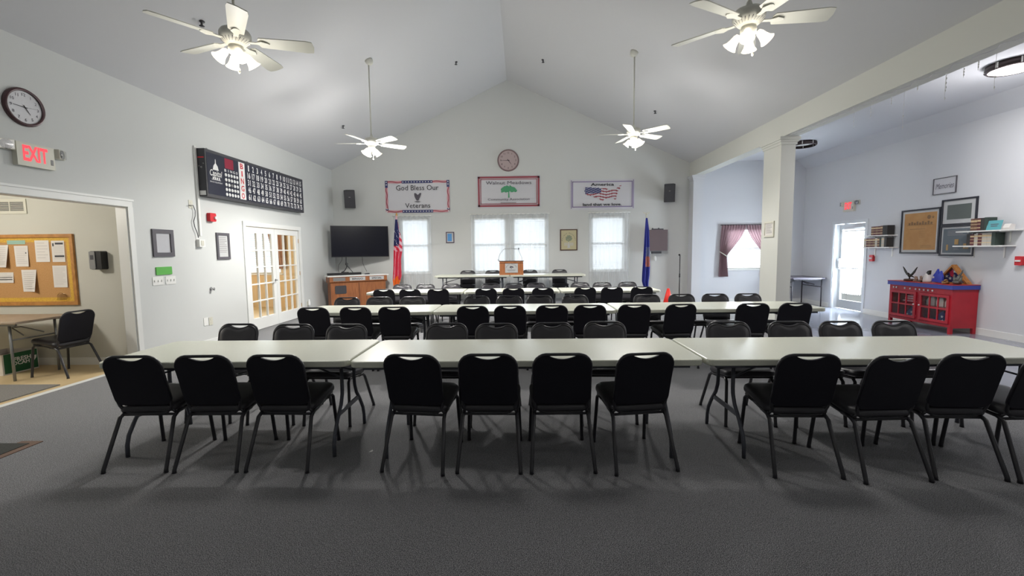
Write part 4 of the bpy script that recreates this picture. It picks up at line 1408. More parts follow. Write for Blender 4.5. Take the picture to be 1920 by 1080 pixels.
YC = 11.86
cord('television_cable', ((649, 478), (649, 492), (648, 496), (651, 500), (652, 494), (649, 492), (650, 501), (646, 508), (640, 511)), YC, 0.012, 'thick knotted black cable hanging below the television middle')
cord('television_cable', ((652, 499), (656, 504), (662, 511)), YC - 0.05, 0.009, 'short black cable slanting right to the low black box')
cord('television_cable', ((642, 479), (641, 488), (635, 497), (634, 505), (636, 511)), YC, 0.006, 'thin dark cable left of the knotted television cable')
cord('television_cable', ((679, 480), (680, 493), (684, 502), (688, 509)), YC + 0.08, 0.006, 'thin dark cable hanging to the remote control')

# --- loudspeakers
for (px, py, rz, lab) in ((656.5, 373, 14, 'black wall loudspeaker above the television'), (1255, 361.5, -14, 'black wall loudspeaker beside the pilaster at the right')):
    c = ay(px, py, D - 0.2)
    o = tilt_thing('loudspeaker', lab, 'loudspeaker', c, radians(12), radians(rz))
    mb = MB()
    w2, h2 = 0.14, 0.235
    mb.loft([[(x, y, -h2) for x, y in ((-w2, -0.10), (w2, -0.10), (w2 * 0.75, 0.12), (-w2 * 0.75, 0.12))], [(x, y, h2) for x, y in ((-w2, -0.10), (w2, -0.10), (w2 * 0.75, 0.12), (-w2 * 0.75, 0.12))]], smooth=False)
    mb.build('cabinet', 'black', o)
    MB().prism(rrect(-w2 * 0.93, w2 * 0.93, -h2 * 0.95, h2 * 0.95, 0.02, 3), -0.115, -0.10).build('grille', 'dgrey', o)
    MB().box(-0.025, 0.025, -0.118, -0.115, h2 * 0.2, h2 * 0.28).build('badge', 'shine', o)
    MB().tube([(0, 0.1, 0), (0, 0.19, 0.03)], 0.02).build('bracket', 'black', o)

# --- small back wall pictures and the brown panel
c, w, h, rz = wall_rect('back', 836, 435, 852, 455.5)
o, iw, ih = picture('small blue picture in dark red frame between the windows', c, w, h, rz, mat('dark_plum_frame', '#4c3a52', 0.5), 0.022, inner='matteboard')
MB().box(-iw * 0.38, iw * 0.25, -0.011, -0.009, -ih * 0.4, ih * 0.4).build('photo', mat('blue_photo', '#4f93d0', 0.5), o)
c, w, h, rz = wall_rect('back', 1050, 430, 1082.5, 469.5)
o, iw, ih = picture('walnut framed cream certificate with grey tree between the windows', c, w, h, rz, 'walnut', 0.028, inner=mat('cream_print', '#bdb592', 0.7))
mb = MB()
word = 'WALNUT MEADOWS'
for k, chh in enumerate(word):
    a = radians(172 - 164 * k / (len(word) - 1))
    if chh != ' ':
        mb.T = Matrix.Translation((iw * 0.40 * cos(a), 0, -ih * 0.08 + ih * 0.40 * sin(a))) @ Matrix.Rotation(-(a - pi / 2), 4, 'Y')
        mb.text(chh, 0, 0, ih * 0.055, -0.0105)
mb.T = Matrix.Identity(4)
mb.build('lettering', 'softink', o)
mb = MB()
r = random.Random(11)
for k in range(60):
    a, q = r.uniform(0, 2 * pi), sqrt(r.random())
    flat(mb, circle(q * cos(a) * iw * 0.19, ih * 0.08 + q * sin(a) * ih * 0.15, ih * 0.035, 8), -0.0103 - 0.00005 * k)
mb.m = 1
flat(mb, [(-iw * 0.1, -ih * 0.42), (iw * 0.1, -ih * 0.42), (iw * 0.015, -ih * 0.1), (-iw * 0.015, -ih * 0.1)], -0.0103)
lines(mb, -iw * 0.3, -iw * 0.06, -ih * 0.32, -ih * 0.16, 2, -0.0104, 0.5, 2)
lines(mb, iw * 0.06, iw * 0.32, -ih * 0.32, -ih * 0.16, 2, -0.0104, 0.5, 3)
mb.build('tree_emblem', [mat('tree_grey_green', '#88907a', 0.7), 'matteboard'], o)
c, w, h, rz = wall_rect('back', 1217, 431, 1250.5, 470, 0.15)
o = thing('wall_panel', 'square brown wall-mounted display back beside the blue flag', 'panel', c, 0)
MB().prism(rrect(-w / 2, w / 2, -h / 2, h / 2, 0.01, 3), -0.04, 0.03).build('housing', 'panel', o)
MB().box(-w * 0.35, w * 0.28, -0.02, 0.03, h / 2, h / 2 + 0.03).box(-w * 0.33, -w * 0.28, -0.01, 0.02, h / 2 + 0.03, h / 2 + 0.05).box(0, 0.03, -0.01, 0.02, h / 2 + 0.03, h / 2 + 0.05).build('top_rail', 'dgrey', o)
MB().box(-w * 0.35, w * 0.18, -0.03, 0.03, -h / 2 - 0.075, -h / 2 - 0.015).build('lower_rail', 'dgrey', o)
MB().tube([(0, 0.03, 0), (0, 0.15, 0)], 0.03).build('wall_mount', 'dgrey', o)
o = MB().ball((0, 0, 0), 0.035, sy=0.4, sz=2.0).tube([(0, 0, 0.06), (0, 0, 0.12)], 0.004, 5).build('pull_cord_handle', 'white')
o.location = ay(1228.5, 485, D - 0.03)
tag(o, 'small white hanging pull below the square brown panel', 'pull cord')

# --- flags on poles
def flag(name, label, px_top, Y, ztop_px, left, right, nu, nv, colour, mats, finial, folds, name2='flag'):
    top = ay(px_top, ztop_px, Y)
    t = thing(name2, label, 'flag', (top.x, Y, 0))
    MB().lathe([(0.17, 0), (0.17, 0.03), (0.05, 0.07), (0.03, 0.1)], 20).build('base', 'brass', t)
    MB().tube([(0, 0, 0.05), (0, 0, top.z)], 0.014).build('pole', 'brass' if finial == 'spear' else 'offwhite', t)
    if finial == 'spear':
        MB().lathe([(0.012, 0), (0.03, 0.02), (0.012, 0.04), (0.03, 0.08), (0.0, 0.17)], 10, (0, 0, top.z - 0.1)).build('finial', 'brass', t)
    else:
        mb = MB().ball((0, 0, top.z), 0.03).ball((0, 0, top.z + 0.05), 0.024, sz=1.6).ball((0.02, 0, top.z + 0.1), 0.014)
        for s in (-1, 1):
            mb.prism([(s * 0.01, top.z + 0.05), (s * 0.05, top.z + 0.1), (s * 0.10, top.z + 0.11), (s * 0.08, top.z + 0.085), (s * 0.04, top.z + 0.045)], -0.006, 0.006)
        mb.build('finial', 'offwhite', t)
    zs = [ay(px_top, p[1], Y).z for p in left]
    zt, zb_ = zs[0], zs[-1]
    L = [((zt - z) / (zt - zb_), ay(p[0], p[1], Y).x - top.x) for z, p in zip(zs, left)]
    zs2 = [ay(px_top, p[1], Y).z for p in right]
    Rr = [((zt - z) / (zt - zb_), ay(p[0], p[1], Y).x - top.x) for z, p in zip(zs2, right)]
    def fn(u, v):
        a, b = lerp_tab(L, v), lerp_tab(Rr, v)
        wd = b - a
        return (a + wd * u, -0.03 - (0.03 + 0.05 * min(1, v * 3)) * (0.5 + 0.5 * sin(2 * pi * folds * u + 1.5 + 2.0 * v)) * min(1.0, wd / 0.2), zt + (zb_ - zt) * v)
    MB().grid(fn, nu, nv, mfn=colour).build('cloth', mats, t)
    return t
def us_colour(u, v):
    if v > 0.87 + 0.03 * sin(9 * u):
        return 3
    if 0.06 < v < 0.42 and u < 0.95 - 2.2 * max(0.0, v - 0.24):
        return 4 if v > 0.2 and (int(u * 20) * 5 + int(v * 60) * 3) % 13 == 0 else 2
    if v <= 0.06:
        return 1
    if v < 0.5:
        return int((v - u * 0.14) * 21) % 2
    return 0 if ((u + 0.22 * v) * 2.3) % 1.0 < 0.62 else 1
flag('flag', 'red and white striped flag on a pole beside the television', 743.5, 11.9, 402, [(742, 404), (741, 430), (740, 470), (739, 505), (737.5, 525), (739, 538)], [(744.5, 404), (748.5, 430), (754, 450), (755, 470), (752.5, 485), (753, 500), (754, 518), (748, 538)], 40, 90, us_colour, ['flagred', 'flagwhite', 'flagblue', 'fringe', 'white'], 'spear', 2.4)
def pa_colour(u, v):
    if 0.36 < v < 0.47 and 0.35 < u < 0.95:
        return 1 if (int(u * 30) + int(v * 60)) % 3 else 0
    if 0.47 <= v < 0.60 and 0.32 < u < 0.9:
        return 2 if (int(u * 22) + int(v * 60)) % 3 else 1
    return 0
flag('flag', 'blue state flag with a crest on a pole at the right of the back wall', 1212, 11.9, 405, [(1210, 409), (1208, 430), (1205, 470), (1202.5, 510), (1202, 527), (1206, 540), (1206, 560)], [(1213.5, 409), (1216, 430), (1217, 465), (1218, 500), (1217.5, 515), (1215.5, 530), (1215.5, 560)], 34, 70, pa_colour, ['stateblue', 'crestgrey', 'crestred'], 'eagle', 2.2)

# --- microphone stand and traffic cone
p = ay(1275, 479, 11.9)
t = thing('microphone_stand', 'thin black microphone stand beside the pilaster', 'microphone stand', (p.x, 11.9, 0))
MB().lathe([(0.13, 0), (0.13, 0.02), (0.03, 0.035), (0.015, 0.05)], 20).build('base', 'black', t)
MB().tube([(0, 0, 0.03), (0, 0, p.z)], 0.012).lathe([(0.018, 0.75), (0.018, 0.85)], 10).build('pole', 'black', t)
MB().tube([(0, 0, p.z), (-0.03, -0.03, p.z + 0.02)], [0.016, 0.026]).build('clip', 'black', t)
p = ay(1253, 541, 11.3)
t = thing('traffic_cone', 'bright orange-red traffic cone on the floor beyond the third row', 'traffic cone', (p.x, 11.3, 0))
MB().lathe([(0.15, 0.03), (0.03, p.z), (0.015, p.z + 0.005), (0.0, p.z + 0.005)], 20).build('body', 'cone', t)
MB().prism(rrect(-0.19, 0.19, -0.19, 0.19, 0.04, 4), 0, 0.03, 'z').build('base', 'cone', t)

# --- lectern box on the head table
HT = 0.175 + 0.74
pa, pb = ay(936.5, 516, 10.95), ay(981.5, 515, 10.95)
lw = pb.x - pa.x
t = thing('lectern_box', 'wooden tabletop lectern box with sign plate and gooseneck microphone', 'lectern', ((pa.x + pb.x) / 2, 10.95, HT), radians(0))
lh = 0.345
mb = MB()
mb.loft([[(-lw / 2, 0, 0), (lw / 2, 0, 0), (lw / 2, 0.36, 0), (-lw / 2, 0.36, 0)], [(-lw / 2 * 0.98, -0.01, lh), (lw / 2 * 0.98, -0.01, lh), (lw / 2 * 0.98, 0.3, lh - 0.07), (-lw / 2 * 0.98, 0.3, lh - 0.07)]], smooth=False)
mb.build('body', 'lectern', t)
MB().box(-lw / 2 - 0.012, lw / 2 + 0.012, -0.02, 0.01, lh - 0.012, lh + 0.005).box(-lw / 2, lw / 2, -0.012, 0, lh - 0.06, lh - 0.05).build('top_edge', 'walnut', t)
sp_ = MB().box(-lw * 0.26, lw * 0.27, -0.016, -0.008, 0.055, 0.28).build('sign_plate', 'matteboard', t)
mb = MB()
for k in range(14):
    a = radians(165 - 150 * k / 13)
    mb.T = Matrix.Translation((lw * 0.20 * cos(a), 0, 0.165 + 0.09 * sin(a))) @ Matrix.Rotation(-(a - pi / 2), 4, 'Y')
    if word[k] != ' ':
        mb.text(word[k], 0, 0, 0.02, -0.0165)
mb.T = Matrix.Identity(4)
for k in range(24):
    r_ = random.Random(k + 50)
    a_, q_ = r_.uniform(0, pi), sqrt(r_.random())
    flat(mb, circle(0.045 * q_ * cos(a_), 0.18 + 0.035 * q_ * sin(a_), 0.011, 8), -0.0163 - 0.00005 * k)
flat(mb, [(-0.006, 0.145), (0.006, 0.145), (0.004, 0.19), (-0.004, 0.19)], -0.0163)
mb.box(-0.1, 0.1, -0.0165, -0.016, 0.115, 0.122).box(-0.08, 0.08, -0.0165, -0.016, 0.095, 0.1)
mb.build('sign_print', 'softink', sp_)
f = lambda x, y: (ay(x, y, 11.0).x - (pa.x + pb.x) / 2, 0.05, ay(x, y, 11.0).z - HT)
MB().tube([f(*p) for p in ((935, 489), (935, 484), (938, 475), (943, 469), (947, 466), (960, 466), (971, 467))], 0.006, 8).tube([(f(933, 487)[0], 0.05, f(933, 487)[2]), (f(938, 490)[0], 0.05, lh - 0.01)], 0.008).build('gooseneck', 'grey', t)
MB().tube([f(*p) for p in ((972, 467.5), (974, 473), (976.5, 479), (978.5, 483), (979, 490))], 0.005, 8).build('lamp_arm', 'grey', t)
MB().ball(f(972.5, 466.5), 0.017, sz=1.4).build('microphone', 'dgrey', t)

# --- framed things and sign on the right wall
c, w, h, rz = wall_rect('right', 1694.5, 394.5, 1761, 475)
c = (ax(1694.5, 397, RX) + ax(1757, 475, RX)) / 2
o, iw, ih = picture('large framed parchment charter above the red cabinet', Vector((RX, 8.80, 1.79)), 0.84, 0.86, radians(-90), 'blackframe', 0.028, inner='kraft', matboard='matteboard', mt=0.045)
mb = MB()
for k in range(9):
    x = -iw * 0.36 + iw * 0.085 * k
    mb.box(x, x + iw * 0.06, -0.0114, -0.0105, ih * 0.18, ih * (0.24 + 0.03 * (k % 2)))
mb.box(-iw * 0.4, iw * 0.4, -0.0114, -0.0105, ih * 0.165, ih * 0.172)
flat(mb, circle(iw * 0.27, ih * 0.37, ih * 0.055, 14), -0.0113)
flat(mb, star(iw * 0.39, ih * 0.36, ih * 0.05), -0.0113)
lines(mb, -iw * 0.3, iw * 0.2, ih * 0.03, ih * 0.07, 1, -0.0113, 0.25)
lines(mb, 0, iw * 0.2, -ih * 0.2, ih * 0.0, 4, -0.0113, 0.1)
lines(mb, iw * 0.05, iw * 0.4, -ih * 0.46, -ih * 0.38, 2, -0.0113, 0.2)
mb.build('old_print', mat('faded_ink', '#85684a', 0.8), o)
o, iw, ih = picture('framed grey photograph with wide white mat, upper of two stacked frames', Vector((RX, 8.045, 2.105)), 0.64, 0.465, radians(-90), 'blackframe', 0.028, inner='slate', matboard='matteboard', mt=0.075)
o, iw, ih = picture('framed blue-grey certificate with gold tabs, lower of two stacked frames', Vector((RX, 8.05, 1.595)), 0.63, 0.545, radians(-90), 'blackframe', 0.028, inner='slate2', matboard='matteboard', mt=0.03)
mb = MB()
for (x0, x1, z0, z1) in ((-0.07, 0.07, -0.16, 0.06), (-0.36, -0.29, -0.4, -0.16), (0.24, 0.42, -0.34, -0.12)):
    mb.box(x0 * iw, x1 * iw, -0.0125, -0.0105, z0 * ih, z1 * ih)
mb.build('gold_tabs', 'gold', o)
mb = lines(MB(), -iw * 0.34, iw * 0.38, ih * 0.18, ih * 0.42, 4, -0.0112, 0.3, 8)
lines(mb, -iw * 0.1, iw * 0.12, -ih * 0.42, -ih * 0.3, 2, -0.0112, 0.3, 9)
mb.build('small_print', 'paperink', o)
o, iw, ih = picture('white Memories sign in thin frame above the right wall pictures', Vector((RX, 8.345, 2.60)), 0.44, 0.295, radians(-90), 'greyframe', 0.008, inner='bannerw', cat='sign', name='framed_sign')
MB().text('Memories', 0, -0.05, 0.10, -0.0105, 0.35, shear=0.35).build('lettering', 'softink', o)
c, w, h, rz = wall_rect(8.08, 1432, 416, 1449.5, 444)
o, iw, ih = picture('small white framed notice on the side of the white column', Vector((BX, 8.36, ax(1441, 430, BX).z)), 0.33, 0.29, radians(90 + 180), 'offwhite', 0.035, inner='paper')
lines(MB(), -iw * 0.38, iw * 0.38, -ih * 0.4, ih * 0.4, 7, -0.011, 0.3, 4).build('small_print', 'paperink', o)

# --- book shelves on the right wall
def shelf(label, y0, y1, z, depth=0.2, group=None):
    o = thing('wall_shelf', label, 'shelf', (RX, (y0 + y1) / 2, z), radians(-90), group)
    L = y1 - y0
    MB().box(-L / 2, L / 2, -depth, 0, -0.02, 0).build('board', 'whitep', o)
    for s in (-1, 1):
        MB().box(s * L * 0.3 - 0.012, s * L * 0.3 + 0.012, -depth * 0.8, 0, -0.032, -0.02).box(s * L * 0.3 - 0.012, s * L * 0.3 + 0.012, -0.012, 0, -0.2, -0.02).build('bracket', 'whitep', o)
    return o
def books(y_far, z, spec, where, depth=0.17):
    """spec: list of (thickness, height, material); laid out from the far end towards the viewer"""
    y = y_far
    for i, (tk, hh, m) in enumerate(spec):
        o = thing('book', '%s book, %s from the far end %s' % ({'book1': 'maroon', 'book2': 'brown', 'book3': 'dark green', 'book4': 'cream', 'book5': 'black'}[m], ORD[i], where), 'book', (RX - 0.005, y - tk / 2, z), radians(-90), 'books ' + where)
        e = 0.0015
        mb = MB()
        mb.box(-tk / 2 + e, tk / 2 - e, -depth, -depth + 0.004, 0, hh).box(-tk / 2 + e, -tk / 2 + e + 0.003, -depth, -0.02, 0, hh).box(tk / 2 - e - 0.003, tk / 2 - e, -depth, -0.02, 0, hh)
        mb.build('cover', m, o)
        MB().box(-tk / 2 + e + 0.003, tk / 2 - e - 0.003, -depth + 0.004, -0.025, 0.004, hh - 0.004).build('pages', 'paper', o)
        if m in ('book1', 'book2', 'book4'):
            MB().box(-tk / 2 + e, tk / 2 - e, -depth - 0.001, -depth, hh * 0.72, hh * 0.86).box(-tk / 2 + e, tk / 2 - e, -depth - 0.001, -depth, hh * 0.2, hh * 0.26).box(-tk / 2 + e, tk / 2 - e, -depth - 0.001, -depth, hh * 0.5, hh * 0.54).build('spine_bands', 'bookband', o)
        y -= tk
b1, b2, b3, b4, b5 = 'book1', 'book2', 'book3', 'book4', 'book5'
shelf('upper white wall shelf beside the glass exit door', 9.30, 10.02, 1.745, 0.2, 'shelves left of the pictures')
shelf('lower white wall shelf beside the glass exit door', 9.26, 10.0, 1.495, 0.2, 'shelves left of the pictures')
books(9.78, 1.745, [(0.065, 0.19, b2), (0.06, 0.19, b1), (0.06, 0.19, b2), (0.06, 0.19, b1), (0.06, 0.195, b2), (0.06, 0.2, b5), (0.06, 0.2, b5)], 'on the upper shelf beside the glass door')
books(9.96, 1.495, [(0.06, 0.19, b4), (0.06, 0.19, b1), (0.06, 0.19, b2), (0.06, 0.19, b1), (0.06, 0.19, b2), (0.06, 0.195, b4), (0.06, 0.195, b2), (0.05, 0.2, b3), (0.07, 0.2, b4), (0.06, 0.2, b5)], 'on the lower shelf beside the glass door')
shelf('upper white wall shelf at the right edge above the cabinet', 7.02, 7.86, 1.75, 0.22, 'shelves right of the pictures')
shelf('lower white wall shelf at the right edge above the cabinet', 7.10, 7.90, 1.505, 0.22, 'shelves right of the pictures')
books(7.66, 1.75, [(0.055, 0.2, b2), (0.055, 0.2, b2), (0.055, 0.205, b1), (0.055, 0.205, b5), (0.055, 0.21, b3)], 'on the upper shelf at the right edge')
books(7.71, 1.505, [(0.06, 0.19, b5), (0.065, 0.19, b1), (0.06, 0.195, b4), (0.065, 0.195, b1), (0.08, 0.2, b4), (0.07, 0.2, b4), (0.06, 0.205, b3)], 'on the lower shelf at the right edge')
o = thing('postcard', 'teal card leaning on the upper right shelf in front of the books', 'card', (RX - 0.19, 7.28, 1.75), radians(-90))
MB(Matrix.Rotation(radians(-14), 4, 'X')).box(-0.11, 0.11, -0.004, 0, 0, 0.155).build('card', 'teal', o)
MB(Matrix.Rotation(radians(-14), 4, 'X')).box(-0.06, 0.06, -0.005, -0.004, 0.085, 0.1).box(-0.05, 0.05, -0.005, -0.004, 0.055, 0.07).build('print', 'slate2', o)
o = MB().prism([(-0.04, 0), (0.04, 0), (0.05, 0.08), (-0.01, 0.09), (-0.05, 0.03)], -0.05, 0.05).build('figurine', 'paper')
o.location = (RX - 0.12, 7.12, 1.75)
tag(o, 'small white ornament on the upper right shelf beside the teal card', 'ornament')

# --- the red cabinet
CX, CY0, CY1, CHT = 7.30, 7.60, 8.87, 0.80
o = thing('display_cabinet', 'red display cabinet with blue band and two glazed doors on the right wall', 'cabinet', (CX, (CY0 + CY1) / 2, 0), radians(-90))
L2, DP = (CY1 - CY0) / 2, RX - 0.015 - CX
mb = MB()
mb.box(-L2, -L2 + 0.03, 0, DP, 0.1, CHT - 0.03).box(L2 - 0.03, L2, 0, DP, 0.1, CHT - 0.03).box(-L2 + 0.02, L2 - 0.02, DP - 0.02, DP - 0.002, 0.11, CHT - 0.03).box(-L2 + 0.02, L2 - 0.02, 0.003, DP - 0.01, 0.11, 0.158).box(-L2 + 0.02, L2 - 0.02, 0.02, DP - 0.01, CHT * 0.52, CHT * 0.52 + 0.018).box(-0.03, 0.03, 0.002, 0.1, 0.12, CHT - 0.04).box(-L2 + 0.02, L2 - 0.02, 0.001, 0.03, CHT - 0.135, CHT - 0.03)
mb.build('carcass', 'redcab', o)
for sx in (-1, 1):
    for yy in (0.0, DP - 0.05):
        MB().loft([[(sx * (L2 - 0.001) - sx * (0.05 if z else 0.04) * a, yy + b * 0.05, z) for a, b in ((0, 0), (1, 0), (1, 1), (0, 1))] for z in (0.0, 0.0995)]).build('leg', 'redcab', o)
MB().box(-L2 - 0.025, L2 + 0.025, -0.03, DP, CHT - 0.035, CHT + 0.035).build('blue_band', 'bluecab', o)
MB().box(-L2 - 0.028, L2 + 0.028, -0.033, DP, CHT + 0.035, CHT + 0.045).build('top', 'redtop', o)
TOP = CHT + 0.045
for s in (-1, 1):
    x0, x1 = (0.035, L2 - 0.03) if s > 0 else (-L2 + 0.03, -0.035)
    z0, z1 = 0.17, CHT - 0.14
    mb = MB()
    t_ = 0.045
    mb.box(x0, x0 + t_, -0.02, 0, z0, z1).box(x1 - t_, x1, -0.02, 0, z0, z1).box(x0, x1, -0.02, 0, z0, z0 + t_).box(x0, x1, -0.02, 0, z1 - t_, z1)
    for k in (1, 2):
        xx = x0 + t_ + (x1 - x0 - 2 * t_) * k / 3
        mb.box(xx - 0.01, xx + 0.01, -0.018, 0, z0 + t_, z1 - t_)
    zz = (z0 + z1) / 2
    mb.box(x0 + t_, x1 - t_, -0.018, 0, zz - 0.012, zz + 0.012)
    dr = mb.build('door', 'redcab', o)
    MB().box(x0 + t_, x1 - t_, -0.008, -0.005, z0 + t_, z1 - t_).build('panes', 'glass', dr)
    xk = x0 + 0.022 if s > 0 else x1 - 0.022
    MB().ball((xk, -0.035, zz + 0.02), 0.014).build('knob', 'white', dr)
mb = MB()
for x in (-0.52, -0.46, -0.28, -0.17, -0.06, 0.02, 0.10, 0.18, 0.26):
    mb.T = Matrix.Translation((x * 1.05, 0, 0))
    mb.lathe([(0.019, 0.0), (0.015, 0.006), (0, 0.008)], 12, (0, -0.001, CHT - 0.085), 'y')
mb.build('white_dots', 'white', o)
CL = lambda x, y, z: Vector((CX, (CY0 + CY1) / 2, 0)) + Matrix.Rotation(radians(-90), 4, 'Z') @ Vector((x, y, z))
# things behind the cabinet glass
def folded(label, x, z, m, w=0.14, h=0.15, group=None):
    t = thing('folded_flag', label, 'folded flag', CL(x, 0.16, z), radians(-90), group)
    MB().loft([[(-w, -0.05, 0), (w, -0.05, 0), (w, 0.05, 0), (-w, 0.05, 0)], [(-0.01, -0.04, h), (0.01, -0.04, h), (0.01, 0.04, h), (-0.01, 0.04, h)]], smooth=False).build('cloth', m, t)
    return t
SH = CHT * 0.52 + 0.0215
for x, lab in ((-0.25, 'navy folded flag with white stars low behind the left cabinet door'), (0.36, 'navy folded flag with white stars low behind the right cabinet door')):
    t = folded(lab, x, 0.162, 'flagblue', 0.2, 0.2, 'folded flags in the red cabinet')
    mb = MB()
    for a, b in ((-0.09, 0.05), (0.0, 0.1), (0.08, 0.04), (0.02, 0.03)):
        flat(mb, star(a, b, 0.03), -0.053 + b * 0.05)
    mb.build('stars', 'white', t)
t = folded('red and white folded cloth behind the left cabinet door, upper shelf', -0.28, SH, 'flagred', 0.2, 0.17)
mb = MB()
for a in (0.02, 0.07, 0.11):
    mb.box(-0.19 + a, 0.19 - a, -0.055, -0.048, a, a + 0.022)
mb.build('white_stripes', 'flagwhite', t)
for x, lab, ww in ((0.14, 'white cap-shaped bundle behind the right cabinet door, upper shelf left', 0.08), (0.315, 'white square card behind the right cabinet door, upper shelf middle', 0.07), (0.49, 'pale rounded bundle behind the right cabinet door, upper shelf right', 0.08)):
    oo = MB().loft([[(x_ * ww, y_ * 0.04, zz) for x_, y_ in ((-k, -k), (k, -k), (k, k), (-k, k))] for k, zz in ((1.0, 0), (1.05, 0.08), (0.8, 0.13), (0.5, 0.15))]).build('white_bundle', 'paper')
    oo.location, oo.rotation_euler = CL(x, 0.14, SH), (0, 0, radians(-90))
    tag(oo, lab, 'keepsake', 'white keepsakes in the red cabinet')
# on top of the cabinet
t = thing('eagle_statue', 'dark eagle statue with raised wings at the far end of the cabinet top', 'statue', CL(-0.36, 0.13, TOP), radians(-90))
MB().lathe([(0.085, 0), (0.085, 0.03), (0.075, 0.04)], 20).build('base', 'walnut', t)
mb = MB().lathe([(0.012, 0.04), (0.012, 0.075)], 8).ball((0, 0, 0.105), 0.032, sx=1.2, sz=1.0).ball((0.0, -0.03, 0.14), 0.02).tube([(0, 0.02, 0.1), (0.03, 0.06, 0.07)], [0.018, 0.008], 6)
for s in (-1, 1):
    mb.prism([(s * 0.01, 0.10), (s * 0.05, 0.15), (s * 0.12, 0.235), (s * 0.155, 0.27), (s * 0.11, 0.17), (s * 0.06, 0.11)], -0.008, 0.008)
mb.build('eagle', 'statue', t)
def figurine(name, label, x, y, prof, m, extra=None, group=None):
    t = thing(name, label, 'figurine', CL(x, y, TOP), radians(-90), group)
    MB().lathe(prof, 12).build('body', m, t)
    if extra:
        extra(t)
    return t
figurine('figurine', 'small reddish figure beside the eagle statue on the cabinet', -0.21, 0.12, [(0.04, 0), (0.045, 0.02), (0.02, 0.05), (0.028, 0.07), (0.02, 0.095), (0, 0.1)], 'skinfig', lambda t: MB().ball((0.03, -0.01, 0.045), 0.022).tube([(0, 0, 0.07), (0.05, -0.01, 0.055)], 0.008, 6).build('arm', 'skinfig', t))
figurine('figurine', 'small seated figure left of the grey and white eagle bust on the cabinet', -0.09, 0.11, [(0.03, 0), (0.03, 0.03), (0.02, 0.06), (0.022, 0.085), (0.024, 0.1), (0, 0.115)], 'skinfig', lambda t: MB().box(-0.035, 0.03, -0.04, 0.0, 0.0, 0.03).build('seat', 'walnut', t))
def bust(t):
    MB().prism([(-0.02, 0.10), (0.05, 0.15), (0.055, 0.22), (0.02, 0.21), (-0.01, 0.16)], -0.02, 0.02).build('black_crest', 'statue', t)
    MB().tube([(-0.02, -0.01, 0.13), (-0.07, -0.03, 0.09)], [0.02, 0.006], 8).build('beak', 'offwhite', t)
figurine('eagle_bust', 'black and white eagle figure beside the blue banner cloth on the cabinet', 0.02, 0.12, [(0.06, 0), (0.065, 0.04), (0.05, 0.09), (0.045, 0.13), (0.02, 0.165), (0, 0.17)], 'paper', bust)
t = thing('small_flag_cluster', 'bright blue pointed cloth with white star in front of the flag case', 'cloth', CL(0.17, 0.15, TOP), radians(-90))
MB().prism([(-0.08, 0.02), (0.11, 0.01), (0.12, 0.12), (0.08, 0.22), (0.05, 0.15), (0.02, 0.25), (-0.02, 0.18), (-0.06, 0.13)], -0.015, 0.015).build('cloth', mat('bright_blue_cloth', '#3646b4', 0.6), t)
mb = MB()
flat(mb, star(-0.045, 0.1, 0.03), -0.0165)
mb.build('star', 'white', t)
# triangular flag case
t = thing('flag_case', 'triangular wooden flag case holding a star-spangled flag on the cabinet', 'flag case', CL(0.30, 0.32, TOP), radians(-84))
hb, hh = 0.27, 0.33
tri = [(-hb, 0), (hb, 0), (0, hh)]
def offset_tri(k):
    cx_, cz_ = 0, hh / 3
    return [(cx_ + (x - cx_) * k, cz_ + (z - cz_) * k) for x, z in tri]
mb = MB()
o3, i3 = tri, offset_tri(0.82)
for y0, y1 in ((-0.05, 0.05),):
    for a in range(3):
        b = (a + 1) % 3
        q = [o3[a], o3[b], i3[b], i3[a]]
        mb.prism(q, y0, y1)
mb.build('wooden_frame', 'flagcase', t)
MB().prism(i3, 0.0, 0.03).build('flag_cloth', 'flagblue', t)
mb = MB()
flat(mb, [(-0.07, 0.20), (-0.01, 0.25), (0.015, 0.1), (-0.05, 0.13)], -0.002)
mb.build('red_fold', 'flagred', t)
mb = MB()
for a, b in ((0.02, 0.21), (-0.05, 0.085), (0.09, 0.10), (-0.11, 0.12)):
    flat(mb, star(a, b, 0.035), -0.004)
mb.build('stars', 'white', t)
MB().prism(i3, -0.03, -0.027).build('glass_front', 'glass', t)
def logp(t):
    MB().tube([(-0.06, 0, 0.035), (0.06, -0.02, 0.03)], 0.02, 8).ball((0.02, -0.03, 0.06), 0.02).build('detail', 'bronze2', t)
figurine('figurine', 'small bronze figure in front of the right corner of the flag case', 0.42, 0.08, [(0.05, 0), (0.055, 0.02), (0.03, 0.05), (0.02, 0.08), (0, 0.09)], 'bronze2', logp)
t = thing('group_statuette', 'dark pewter statuette of a raised group at the near end of the cabinet', 'statue', CL(0.56, 0.14, TOP + 0.002), radians(-90))
mb = MB().ball((0, 0, 0.035), 0.07, sx=1.0, sz=0.5)
for a, b, c_, d_ in ((-0.05, 0.02, 0.0, 0.12), (-0.02, 0.02, -0.06, 0.14), (0.02, 0.02, 0.03, 0.16), (0.05, 0.02, 0.07, 0.13)):
    mb.tube([(a, 0, b), ((a + c_) / 2 + 0.01, -0.02, (b + d_) / 2), (c_, 0, d_)], [0.026, 0.022, 0.012], 7).ball((c_, 0, d_ + 0.01), 0.014)
mb.tube([(-0.06, 0, 0.06), (0.06, 0, 0.2)], 0.006, 6).prism([(0.045, 0.14), (0.08, 0.2), (0.085, 0.25), (0.05, 0.2)], -0.006, 0.006)
mb.build('figures', 'statue2', t)

